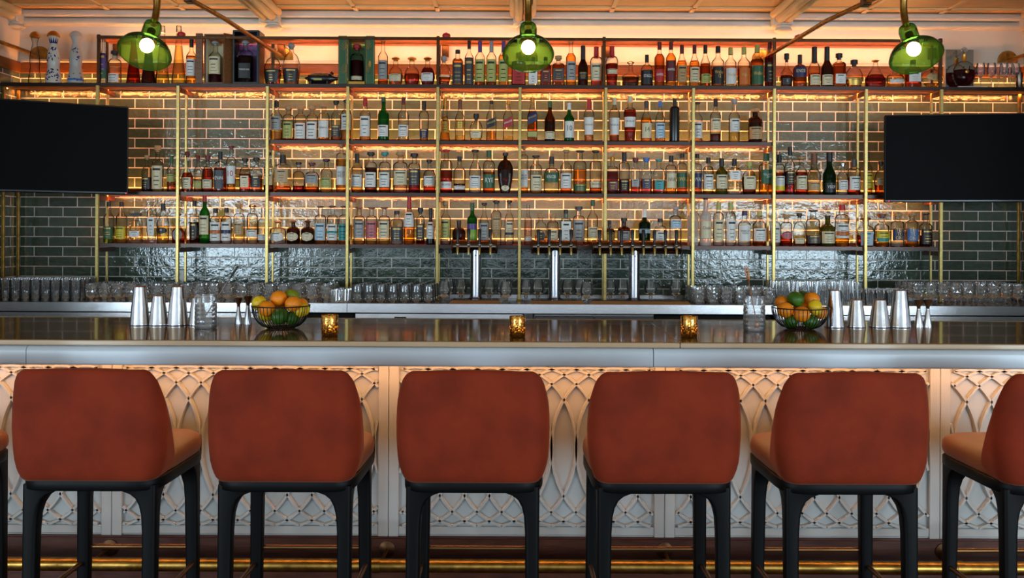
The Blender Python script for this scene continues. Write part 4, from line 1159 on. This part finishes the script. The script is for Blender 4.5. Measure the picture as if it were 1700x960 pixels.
def proto(kind):
    t = thing('glass', '', 'glass', (0, 0, 0))
    if kind == 'highball':
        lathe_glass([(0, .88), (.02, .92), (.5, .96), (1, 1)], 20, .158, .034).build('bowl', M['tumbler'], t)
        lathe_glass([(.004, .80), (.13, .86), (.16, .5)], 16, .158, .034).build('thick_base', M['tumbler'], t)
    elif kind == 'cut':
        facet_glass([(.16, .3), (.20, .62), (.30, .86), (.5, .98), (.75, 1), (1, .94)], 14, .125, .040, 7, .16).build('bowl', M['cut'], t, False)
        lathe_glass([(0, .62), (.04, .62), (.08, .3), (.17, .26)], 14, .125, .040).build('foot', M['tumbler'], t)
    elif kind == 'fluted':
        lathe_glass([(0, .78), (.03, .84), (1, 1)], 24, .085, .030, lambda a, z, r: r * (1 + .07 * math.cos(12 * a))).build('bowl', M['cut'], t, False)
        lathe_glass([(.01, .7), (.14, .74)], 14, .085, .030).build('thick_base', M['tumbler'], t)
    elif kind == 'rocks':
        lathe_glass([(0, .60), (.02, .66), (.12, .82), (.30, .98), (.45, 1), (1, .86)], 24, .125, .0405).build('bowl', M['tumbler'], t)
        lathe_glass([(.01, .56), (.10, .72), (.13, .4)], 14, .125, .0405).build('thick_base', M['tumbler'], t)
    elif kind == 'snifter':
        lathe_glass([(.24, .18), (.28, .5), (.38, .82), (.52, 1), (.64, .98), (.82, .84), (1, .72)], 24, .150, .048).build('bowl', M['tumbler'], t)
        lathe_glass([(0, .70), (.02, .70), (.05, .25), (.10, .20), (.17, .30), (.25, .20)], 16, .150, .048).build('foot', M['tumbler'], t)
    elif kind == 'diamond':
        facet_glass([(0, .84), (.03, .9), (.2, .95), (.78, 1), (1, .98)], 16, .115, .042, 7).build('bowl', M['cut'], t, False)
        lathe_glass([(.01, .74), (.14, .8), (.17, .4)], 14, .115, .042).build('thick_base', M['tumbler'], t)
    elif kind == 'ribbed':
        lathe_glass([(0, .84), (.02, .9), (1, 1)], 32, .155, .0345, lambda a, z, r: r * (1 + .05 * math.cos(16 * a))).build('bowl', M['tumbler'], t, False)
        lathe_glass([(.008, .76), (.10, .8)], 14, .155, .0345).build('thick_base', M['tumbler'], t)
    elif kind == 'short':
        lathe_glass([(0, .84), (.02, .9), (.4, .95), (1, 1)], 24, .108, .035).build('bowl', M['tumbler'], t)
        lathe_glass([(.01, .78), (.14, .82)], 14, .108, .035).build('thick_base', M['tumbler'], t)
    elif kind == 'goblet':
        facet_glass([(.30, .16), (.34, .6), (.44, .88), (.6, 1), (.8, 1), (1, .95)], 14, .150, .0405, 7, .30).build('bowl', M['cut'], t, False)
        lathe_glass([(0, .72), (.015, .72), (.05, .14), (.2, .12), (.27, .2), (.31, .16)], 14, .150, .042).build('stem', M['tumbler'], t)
    return t
KW = {'highball': 'plain tall highball glass', 'cut': 'cut-pattern footed glass', 'fluted': 'small fluted tumbler', 'rocks': 'rounded rocks glass', 'snifter': 'footed beer snifter',
      'diamond': 'diamond-cut rocks glass', 'ribbed': 'tall ribbed glass', 'short': 'short plain tumbler', 'goblet': 'cut-pattern stemmed goblet'}
RW = ['front row', 'second row', 'third row', 'fourth row', 'back row']
def cluster(kind, p0, p1, n, rows, where, group, y0=5.985, dy=None, skew=0.0):
    """rows of one kind of glass; p0, p1 = pixel centres of the front row's ends"""
    pr = proto(kind); first = True
    R = {'highball': .034, 'cut': .042, 'fluted': .0315, 'rocks': .042, 'snifter': .048, 'diamond': .0445, 'ribbed': .0362, 'short': .035, 'goblet': .044}[kind]
    dy = dy or R * 2.06
    y0 = y0 + R
    xa, xb = at(p0, 500, y0)[0], at(p1, 500, y0)[0]
    for j in range(rows):
        for i in range(n):
            x = xa + (xb - xa) * (i / max(1, n - 1)) + j * skew + random.uniform(-.0012, .0012); y = y0 + j * dy
            lab = '%s, %s from left in %s, %s' % (KW[kind], ORD[i], RW[j], where)
            if first: pr.location = (x, y, CZ + .0008); pr['label'] = lab; pr['group'] = group; first = False
            else: dup(pr, (x, y, CZ + .0008), lab, random.uniform(0, 6))
cluster('highball', 9, 126, 8, 4, 'far left counter', 'highball glasses')
cluster('cut', 151, 282, 7, 4, 'behind left shaker tins', 'left cut glasses')
cluster('cut', 308, 424, 6, 4, 'behind left mixing glass', 'left cut glasses')
cluster('cut', 446, 541, 5, 4, 'behind left fruit basket', 'left cut glasses')
cluster('fluted', 556, 571, 2, 4, 'left of the rocks glasses', 'fluted tumblers', skew=.003)
cluster('rocks', 593, 711, 7, 4, 'left of left beer tower', 'rocks glasses', skew=.008)
for p in ((744, 765, 812, 834), (873, 893, 942, 963), (1013, 1034, 1080, 1122)):
    tw = {744: 'left', 873: 'middle', 1013: 'right'}[p[0]]
    pr = proto('snifter')
    pr['group'] = 'beer snifters'
    for i, q in enumerate(p):
        y = 6.30 if tw != 'right' else 6.30
        x = at(q, 490, y)[0]; lab = 'footed beer snifter, %s of four behind the %s beer tower' % (ORD[i], tw)
        if i == 0: pr.location = (x, y, CZ + .0008); pr['label'] = lab
        else: dup(pr, (x, y, CZ + .0008), lab)
    if tw == 'right': continue
    for i, q in enumerate((738, 838) if tw == 'left' else (974, )):
        x = at(q, 500, 6.03)[0]
        if tw == 'left': x = at((737, 840)[i], 500, 6.03)[0]
        dup(pr, (x, 6.03 + .0, CZ + .0008), 'footed beer snifter standing in front, %s of the drip tray under the %s beer tower' % (('left', 'right')[i] if tw == 'left' else 'right', tw))
cluster('diamond', 1160, 1276, 6, 4, 'behind right mixing glass', 'diamond-cut glasses')
cluster('ribbed', 1297, 1421, 8, 4, 'behind right fruit basket', 'ribbed glasses')
cluster('short', 1444, 1498, 4, 3, 'between ribbed glasses and goblets', 'short tumblers')
cluster('goblet', 1524, 1690, 9, 4, 'far right counter', 'stemmed goblets')
# ------------------------------------------------------------------ the bar
BF, BB, BZ = 3.20, 4.03, 1.07
t = thing('bar_counter', 'long bar counter with polished brown top and rounded white front edge', 'bar counter', (0, BF, 0))
j = at(1045, 545, 3.7)[0]
for a, b in ((XL - .0, .60), (.602, XR)):
    MB().box(a, b, .016, BB - BF, BZ - .03, BZ, .002).build('top_slab', M['top'], t, False)
    MB().box(a, b, .002, .0155, BZ - .02, BZ - .001, .003).build('top_edge', M['toplip'], t, True)
def nose(x0, x1):
    s = []
    for k in range(7):
        a = PI / 2 * k / 6; s.append((.03 - .03 * math.sin(a) , BZ - .042 + .022 * math.cos(a)))
    z0 = .977
    for k in range(5):
        a = PI / 2 * k / 4; s.append((.010 - .010 * math.cos(a), z0 + .010 - .010 * math.sin(a)))
    s += [(.30, z0), (.30, BZ - .032), (.04, BZ - .032), (.04, BZ - .02)]
    MB().extrude(s, x0, x1).build('front_edge', M['white'], t, True)
n1, n2 = at(43, 590, BF)[0], at(1085, 590, BF)[0]
nose(XL, n1 - .0015); nose(n1 + .0015, n2 - .0015); nose(n2 + .0015, XR)
MB().box(XL, XR, BB - BF + .0005, BB - BF + .012, BZ - .05, BZ + .002, .002).build('rear_rail', M['steel'], t, False)
MB().box(XL, XR, .325, .80, .62, BZ - .0335).build('carcass', M['void'], t, False)
MB().box(-2.75, 2.82, .165, .180, .970, .9765).build('led_strip', M['barled'], t, False)
# front panels
YP = 3.5; SX = [-2.738, -1.628, -.516, .594, 1.70, 2.81]
plab = ['white lattice bar front panel behind the far left stool', 'white lattice bar front panel behind the second and third stools', 'white lattice bar front panel behind the middle stool',
        'white lattice bar front panel behind the fifth and sixth stools', 'white lattice bar front panel at the right end behind the last stool']
a_, b_, zc_, pitch = .249, .322, .608, .0995
for i in range(5):
    x0, x1 = SX[i] + .001, SX[i + 1] - .001; xm = (x0 + x1) / 2
    t = thing('lattice_screen', plab[i], 'bar panel', (xm, YP, .25), 0, 'lattice panels of the bar front'); w = (x1 - x0) / 2
    MB().box(-w, w, .0, .02, 0, .725).build('back_board', M['panel'], t, False)
    sw, zt = .040, .725
    fm = MB()
    for s in (-1, 1):
        fm.box(min(s * w, s * (w - sw)), max(s * w, s * (w - sw)), -.016, -.0005, 0, zt, .002)
    fm.box(-w + sw, w - sw, -.013, -.0005, .006, .040, .003)
    fm.box(-w + sw, w - sw, -.013, -.0005, zt - .02, zt, .002)
    fm.box(-w, w, -.006, -.0005, 0, .006)
    fm.build('frame', M['panel'], t, False)
    lim = w - sw - .002; lt = MB(); zc = zc_ - .25
    for k in range(-9, 10):
        ex = (k + (.5 if True else 0)) * pitch + (.0 if i % 2 == 0 else .0)
        N = 96; run = []
        def flush():
            if len(run) > 1:
                R = []
                for m_ in range(len(run)):
                    p = Vector(run[m_]); q = Vector(run[min(m_ + 1, len(run) - 1)]) - Vector(run[max(m_ - 1, 0)])
                    nn = Vector((-q[1], q[0])).normalized()
                    o = .008; A, B = p + nn * o, p - nn * o; A2, B2 = p + nn * o * .55, p - nn * o * .55
                    R.append([(A[0], -.0006, A[1]), (A2[0], -.015, A2[1]), (B2[0], -.015, B2[1]), (B[0], -.0006, B[1])])
                lt.rings(R)
        for q in range(N + 1):
            th = 2 * PI * q / N
            X, Z = ex + a_ * math.cos(th), zc + b_ * math.sin(th)
            if abs(X) < lim and .040 < Z < zt - .004: run.append((X, Z))
            else:
                flush(); run = []
        flush()
    lt.build('lattice', M['panel'], t, False)
t = thing('bar_plinth', 'dark brown wooden plinth under the white bar panels', 'plinth', (0, 0, 0))
MB().box(XL, XR, 3.56, 3.60, 0, .235).build('board', M['darkwood'], t, False)
MB().box(XL, XR, 3.497, 3.60, .2355, .2495, .003).build('ledge', M['darkwood'], t, False)
t = thing('foot_rail', 'long brass foot rail running along the bar plinth', 'foot rail', (0, 3.4, .166))
MB().tube([(XL, 0, 0), (XR, 0, 0)], .026, 24).build('tube', M['oldbrass'], t)
for px in (183, 643, 1103, 1566):
    x = at(px, 912, 3.56)[0]
    MB().lathe([(0, .034), (.004, .034), (.008, .022), (.012, .010)], 24).xf(Matrix.Translation((x, .1595, .006)) @ Matrix.Rotation(PI / 2, 4, 'X')).build('wall_flange', M['bronze'], t)
    MB().tube([(x, .15, .006), (x - .004, .022, .003)], .007, 10).build('bracket_arm', M['oldbrass'], t)
    MB().tube([(x - .032, 0, 0), (x - .002, 0, 0)], .0285, 24).build('collar', M['oldbrass'], t)
# ------------------------------------------------------------------ things on the bar
def dep(px, py): return F * (H - BZ) / (py - CY - (px - CX) * TH)
def onbar(px, py):
    d = dep(px, py); return at(px, py, d)[0], d
def tin(px, yt, yb, w, lab):
    x, d = onbar(px, yb); h = at(px, yt, d)[1] - BZ; r = w / (F / d) / 2
    t = thing('shaker_tin', lab, 'shaker tin', (x, d, BZ + .0005), 0, 'steel shaker tins on the bar')
    MB().lathe([(0, r), (.003, r * 1.02), (.007, r), (h * .45, r * .86), (h * .86, r * .68), (h * .985, r * .63)], 36, c0=False, c1=False).build('cup', M['tin'], t)
    MB().lathe([(h * .985, r * .635), (h, r * .62), (h * .998, r * .3), (h * .98, .001)], 36, c0=False, c1=False).build('base_ring', M['rust'], t)
tin(215 + 17, 476, 540, 31, 'tall steel shaker tin upside down, leftmost on the bar')
tin(263, 491, 540, 30, 'short steel shaker tin between the two tall left tins')
tin(295, 476, 540, 33, 'tall steel shaker tin beside the left mixing glass')
tin(328, 494, 540, 29, 'short steel shaker tin half hidden behind the left mixing glass')
tin(1385, 482, 543.5, 32, 'tall steel shaker tin beside the right fruit basket')
tin(1421.5, 498, 543.5, 30, 'short steel shaker tin second right of the right fruit basket')
tin(1460, 498, 543.5, 33, 'short steel shaker tin left of the rightmost tall tin')
tin(1494, 482, 543.5, 34, 'tall steel shaker tin next to the two right jiggers')
def jigger(px, yt, yb, w, lab):
    x, d = onbar(px, yb); h = at(px, yt, d)[1] - BZ; r = w / (F / d) / 2
    t = thing('jigger', lab, 'jigger', (x, d, BZ + .0005), 0, 'steel jiggers on the bar')
    MB().lathe([(0, r), (.002, r), (h * .5, r * .55), (h * .66, r * .36)], 24, c0=False, c1=False).build('lower_cup', M['tin'], t)
    MB().lathe([(h * .645, r * .36), (h * .65, r * .48), (h * .67, r * .48), (h * .675, r * .36)], 24, c0=False, c1=False).build('waist_ring', M['chrome'], t)
    MB().lathe([(h * .68, r * .36), (h * .75, r * .46), (h * .9, r * .8), (h, r * 1.02), (h * .99, r * .96), (h * .72, r * .3)], 24, c0=False, c1=False).build('upper_cup', M['footbar'], t)
jigger(396, 495, 538.5, 12.5, 'left steel jigger of the pair beside the left fruit basket')
jigger(411.5, 492, 538.5, 14, 'right steel jigger of the pair beside the left fruit basket')
jigger(1525, 498, 543.5, 14, 'left steel jigger of the pair at the right end')
jigger(1540, 498, 543.5, 14, 'right steel jigger of the pair at the right end')
def mixing(px, yt, yb, w, lab):
    x, d = onbar(px, yb); h = at(px, yt, d)[1] - BZ; r = w / (F / d) / 2
    t = thing('mixing_glass', lab, 'mixing glass', (x, d, BZ + .0005), 0, 'cut mixing glasses')
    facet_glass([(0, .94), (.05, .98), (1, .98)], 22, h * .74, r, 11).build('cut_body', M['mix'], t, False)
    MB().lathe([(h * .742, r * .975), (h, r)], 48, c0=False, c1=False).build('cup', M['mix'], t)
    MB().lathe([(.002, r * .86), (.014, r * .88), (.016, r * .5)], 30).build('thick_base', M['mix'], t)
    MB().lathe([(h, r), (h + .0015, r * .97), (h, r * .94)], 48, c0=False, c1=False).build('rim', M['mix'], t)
    return x, d, h, r
x, d, h, r = mixing(341.5, 490, 545, 36, 'cut mixing glass with a bar spoon, left end of bar')
a = (x - .012, d - .01, BZ + .03); tip_x, tip_z = at(395, 442, d + .02)
t = thing('bar_spoon', 'bar spoon with black tip leaning in the left mixing glass', 'spoon', a)
e = Vector((tip_x, d + .02, tip_z)) - Vector(a)
MB().tube([Vector((0, 0, 0)), e * .78], .0022, 8).build('twisted_stem', M['chrome'], t)
MB().tube([e * .78, e * .86, e], [.003, .0042, .0045], 10).build('handle_tip', M['black'], t)
MB().sphere((0, 0, -.004), 1, 14, 8, .012, .006, .016).build('bowl', M['chrome'], t)
x, d, h, r = mixing(1252, 493, 549.5, 36, 'cut mixing glass with a fork-ended spoon, right of the candles')
a = (x + .008, d - .01, BZ + .03); tip_x, tip_z = at(1238, 441, d + .02)
t = thing('bar_spoon', 'bar spoon with trident fork end in the right mixing glass', 'spoon', a)
e = Vector((tip_x, d + .02, tip_z)) - Vector(a); u = e.normalized(); sd = Vector((1, 0, 0)) - u * u.x; sd.normalize()
MB().tube([Vector((0, 0, 0)), e * .72], .0020, 8).build('twisted_stem', M['rust'], t)
fk = MB().tube([e * .71, e * .76], [.003, .006], 8)
for s in (-1, 0, 1): fk.tube([e * .75 + sd * s * .002, e * .80 + sd * s * .0065, e * .93 + sd * s * .0065, e * 1.0 + sd * s * .004], [.002, .0022, .002, .0012], 8)
fk.build('fork_end', M['rust'], t)
MB().sphere((0, 0, -.004), 1, 14, 8, .011, .006, .015).build('bowl', M['rust'], t)
def candle(px, yt, yb, w, lab):
    x, d = onbar(px, yb); h = at(px, yt, d)[1] - BZ; r = w / (F / d) / 2
    t = thing('votive_candle', lab, 'candle', (x, d, BZ + .0005), 0, 'gold votive candles on the bar')
    MB().lathe([(0, r * .9), (.003, r * .96), (h * .98, r), (h, r * .98), (h * .97, r * .93), (.008, r * .90)], 32, c0=True, c1=False).build('glass_cup', M['votive'], t)
    MB().lathe([(.009, r * .6), (.026, r * .6), (.027, .001)], 20).build('wax', PAPER['c'], t)
    MB().lathe([(.028, .003), (.036, .0065), (.046, .004), (.056, .0008)], 10).build('flame', M['flame'], t)
candle(547.5, 523, 558, 28, 'gold votive candle at the left beside the fruit basket')
candle(859, 525, 560, 27, 'gold votive candle in the middle of the bar')
candle(1144, 525, 560, 28, 'gold votive candle at the right near the mixing glass')
# ------------------------------------------------------------------ fruit baskets
def basket(px, py, yr, wt, wb, fruits, side):
    x, d = onbar(px, py); zr = at(px, yr, d)[1] - BZ; s = F / d; R, rb = wt / s / 2, wb / s / 2
    t = thing('wire_basket', 'black wire fruit basket on the %s side of the bar' % side, 'basket', (x, d, BZ + .0005), 0, 'wire fruit baskets')
    circ = lambda r, z: [(r * math.cos(2 * PI * k / 40), r * math.sin(2 * PI * k / 40), z) for k in range(41)]
    MB().tube(circ(R, zr), .0024, 8, False).build('rim', M['wire'], t)
    MB().tube(circ(rb, .004), .0024, 8, False).tube(circ(rb * .55, .003), .0015, 6, False).build('base_ring', M['wire'], t)
    g = MB()
    for k in range(44):
        a = 2 * PI * (k + .5) / 44
        g.tube([((rb + (R - rb) * math.sin(q * PI / 2) ** .9) * math.cos(a), (rb + (R - rb) * math.sin(q * PI / 2) ** .9) * math.sin(a), .004 + (zr - .004) * (1 - math.cos(q * PI / 2)) ** .8) for q in (0, .2, .4, .6, .8, 1)], .0016, 5)
    for k in range(6):
        a = PI * k / 6; g.tube([(rb * math.cos(a), rb * math.sin(a), .003), (-rb * math.cos(a), -rb * math.sin(a), .003)], .0012, 5)
    g.build('wire_cage', M['wire'], t)
    for kind, fx, fy, fr_, dy, lab in fruits:
        X, Z = at(fx, fy, d + dy); rr = fr_ / (F / (d + dy))
        f = thing('orange' if kind == 'orange' else 'lemon' if kind == 'lemon' else 'lime', lab, 'fruit', (X, d + dy, Z), random.uniform(0, 6), 'fruit in the %s basket' % side)
        if kind == 'orange':
            o = MB().sphere((0, 0, 0), rr, 28, 18, 1, 1, .95).build('peel', M['orange'], f)
            MB().lathe([(0, .004), (.002, .003)], 8, 0, 0, rr * .945).build('stem_end', M['stem'], f)
        else:
            R_ = []
            for k in range(19):
                v = k / 18; ph = PI * v; q = math.sin(ph) ** .85 if 0 < v < 1 else 0
                L = rr * 1.18 * -math.cos(ph)
                if v > .93: q = max(q, 0) * .8; L = rr * (1.1 + (v - .93) * 2.4)
                R_.append([(max(q, .02) * rr * math.cos(a), max(q, .02) * rr * math.sin(a), L) for a in (2 * PI * m / 24 for m in range(24))])
            mb = MB().rings(R_)
            ry = {'lemon': .3 if 'nib' in lab else 1.2}.get(kind, 1.25)
            mb.xf(Matrix.Rotation(ry, 4, 'Y'))
            mb.build('peel', M['lemon'] if kind == 'lemon' else M['limelight' if kind == 'palelime' else 'lime'], f)
            e = Matrix.Rotation(ry, 4, 'Y') @ Vector((0, 0, -rr * 1.16))
            MB().sphere(e, .003, 8, 6).build('stem_end', M['stem'], f)
basket(466.5, 545, 507.5, 94, 46, [
    ('lemon', 431, 504, 12.5, -.005, 'yellow lemon at the left rim of the left basket'), ('orange', 443, 513, 13.8, -.045, 'orange at the front left of the left basket'),
    ('orange', 463, 495.5, 13.6, .0, 'orange on top in the middle of the left basket'), ('palelime', 484, 492, 11.3, .045, 'yellow-green lime on top of the left basket'),
    ('orange', 478, 493, 11, .085, 'orange peeking behind the lime on the left basket'), ('orange', 487, 505, 13.8, -.03, 'orange at the front right of the left basket'),
    ('orange', 500, 506, 11.5, .04, 'orange at the right rim of the left basket'), ('lemon', 501, 515, 11.5, -.01, 'lemon low at the right side of the left basket'),
    ('lime', 465, 525, 13.5, -.05, 'dark lime seen through the wires of the left basket'), ('lime', 485, 528, 11.5, -.02, 'second dark lime low in the left basket'),
    ('lemon', 442, 523, 10.5, .01, 'lemon low at the left side of the left basket'), ('orange', 463, 512, 12, .04, 'orange deep in the middle of the left basket')], 'left')
basket(1328.5, 546.5, 511, 92, 44, [
    ('orange', 1298, 502, 11.5, .035, 'orange at the back left of the right basket'), ('orange', 1304, 515, 13.6, -.035, 'orange at the front left of the right basket'),
    ('lime', 1321, 496.5, 12.2, -.01, 'dark green lime on top of the right basket'), ('lime', 1333, 493, 10, .07, 'lime half hidden behind the top lime of the right basket'),
    ('orange', 1347, 498, 13.6, .03, 'orange at the back right of the right basket'), ('lemon', 1353.5, 511, 11.3, -.035, 'lemon with its nib up at the right of the right basket'),
    ('orange', 1331, 522, 13.6, -.06, 'orange at the front middle of the right basket'), ('lime', 1313, 534, 11, -.035, 'lime low at the left of the right basket'),
    ('lime', 1345, 534, 11, -.03, 'lime low at the right of the right basket'), ('orange', 1362, 519, 11.5, .02, 'orange low at the right rim of the right basket'),
    ('orange', 1330, 512, 12, .03, 'orange deep in the middle of the right basket')], 'right')
# ------------------------------------------------------------------ bar stools
def make_stool(label):
    t = thing('bar_stool', label, 'bar stool', (0, 0, 0), 0, 'rust velvet bar stools')
    # seat cushion
    R = []
    def plan(a, sx, sy, n=5.0):
        c, s = math.cos(a), math.sin(a)
        w = sx * (1 + .03 * s)
        r = (abs(c / w) ** n + abs(s / sy) ** n) ** (-1 / n); return r * c, r * s
    for z, k in ((.676, .965), (.684, .99), (.70, 1.0), (.72, .992), (.734, .965), (.743, .91), (.749, .8), (.753, .55), (.7545, .25), (.755, .02)):
        R.append([(*(lambda p: (p[0], p[1] + .018))(plan(2 * PI * q / 48, .236 * k, .214 * k)), z) for q in range(48)])
    MB().rings(R).build('seat_cushion', M['leather'], t)
    # wrap-around back: plan path with outward normals and a height for each point
    path = []
    rc, xw, yb = .062, .236, -.238
    def zt(y):
        T = [(-.238, 1.03), (-.2365, 1.03), (-.230, 1.028), (-.218, 1.020), (-.204, .998), (-.185, .945), (-.165, .89), (-.14, .832), (-.118, .78), (-.1, .735), (-.085, .69), (-.08, .684)]
        for (a, p), (b, q) in zip(T, T[1:]):
            if y <= b: return p + (q - p) * max(0, (y - a)) / (b - a)
        return .684
    half = []
    for k in range(9): half.append(((xw - rc) * k / 8, yb, 0, -1))
    for k in range(1, 11):
        a = PI / 2 * k / 10; half.append((xw - rc + rc * math.sin(a), yb + rc - rc * math.cos(a), math.sin(a), -math.cos(a)))
    for k in range(1, 9): half.append((xw - .001 * k * .5, yb + rc + .100 * k / 8, 1, 0))
    full = [(-x, y, -nx, ny) for x, y, nx, ny in half[:0:-1]] + half
    R = []
    for x, y, nx, ny in full:
        z1 = zt(y) + (.004 * (1 - (x / .15) ** 2) if abs(x) < .15 else 0); z0 = .672; hgt = z1 - z0
        ring = []
        def P(off, z):
            u = (z - z0) / .36
            bul = .014 * math.sin(min(1, max(0, u)) * PI) - .004 * max(0, u) ** 2 * (abs(nx)) - .016 * max(0, 1 - u / .2) ** 2
            lean = -.012 * u
            ring.append((x + nx * (off + bul), y + ny * (off + bul * .6) + lean, z))
        th = .036 if hgt > .05 else .02
        for s in (0, .03, .07, .12, .2, .3, .5, .7, .85, .94): P(0 if s else -.004, z0 + hgt * s)
        rt = min(.012, hgt * .06)
        P(-.003, z1 - rt * .5); P(-.010, z1); P(-th * .5, z1 + .002); P(-th + .010, z1); P(-th, z1 - rt)
        for s in (.85, .6, .3, 0): P(-th, z0 + hgt * s)
        R.append(ring)
    MB().rings(R).build('backrest', M['velvet'], t, ang=60)
    # apron
    def ringpts(sx, sy, z, n=7): return [(*plan(2 * PI * q / 48, sx, sy, n), z) for q in range(48)]
    A = [ringpts(.229, .212, .636), ringpts(.232, .215, .640), ringpts(.232, .215, .671), ringpts(.229, .212, .675), ringpts(.195, .178, .675), ringpts(.195, .178, .636)]
    MB().rings(A + [A[0]], c0=False, c1=False).build('apron', M['frame'], t, ang=50)
    # legs flare out of the apron
    for sx, sy, nm in ((-1, -1, 0), (1, -1, 0), (-1, 1, 1), (1, 1, 1)):
        R = []
        for z, ix, iy in ((.0, 0, 0), (.30, 0, 0), (.50, 0, 0), (.555, .003, .002), (.585, .010, .006), (.608, .022, .014), (.622, .040, .026), (.632, .066, .040), (.652, .070, .044)):
            k = (z / .65)
            w = .040 + .008 * k
            ox = (.2165 + .002 * nm) - .002 * (1 - k) * (1 if not nm else -1); oy = (.1995 if not nm else .1985) + (.012 * (1 - k) if not nm else -.002 * (1 - k))
            x1, x0 = sx * ox, sx * (ox - w - ix); y1, y0 = sy * oy, sy * (oy - w - iy)
            b = .012; pts = []
            xa, xb_, ya, yb_ = min(x0, x1), max(x0, x1), min(y0, y1), max(y0, y1)
            for cx, cy, a0 in ((xb_ - b, yb_ - b, 0), (xa + b, yb_ - b, PI / 2), (xa + b, ya + b, PI), (xb_ - b, ya + b, 1.5 * PI)):
                for q in range(5): pts.append((cx + b * math.cos(a0 + PI / 2 * q / 4), cy + b * math.sin(a0 + PI / 2 * q / 4), z))
            R.append(pts)
        MB().rings(R).build('leg', M['frame'], t, ang=50)
    MB().tube([(-.19, .184, .315), (.19, .184, .315)], .0095, 14).build('front_footrest', M['footbar'], t)
    for s in (-1, 1): MB().tube([(s * .203, -.186, .262), (s * .203, .172, .262)], .0085, 14).build('side_rail', M['footbar'], t)
    return t
SL = ['rust bar stool cut off by the left edge, only its seat corner showing', 'leftmost full rust bar stool, its seat showing at its right',
      'rust bar stool second from the left, in front of the left panel seam', 'rust bar stool in the middle, seen straight from behind', 'rust bar stool right of the middle one, third from the right',
      'rust bar stool second from the right, seat showing at its left', 'rightmost rust bar stool, cut off by the right edge']
st = make_stool(SL[0])
for i, (x, rz) in enumerate(((-2.09, 0), (-1.383, 0), (-.752, 0), (-.143, .0), (.475, .012), (1.082, .01), (1.785, .02))):
    if i == 0: st.location = (x, 3.0, 0)
    else: dup(st, (x, 3.0, 0), SL[i], rz)
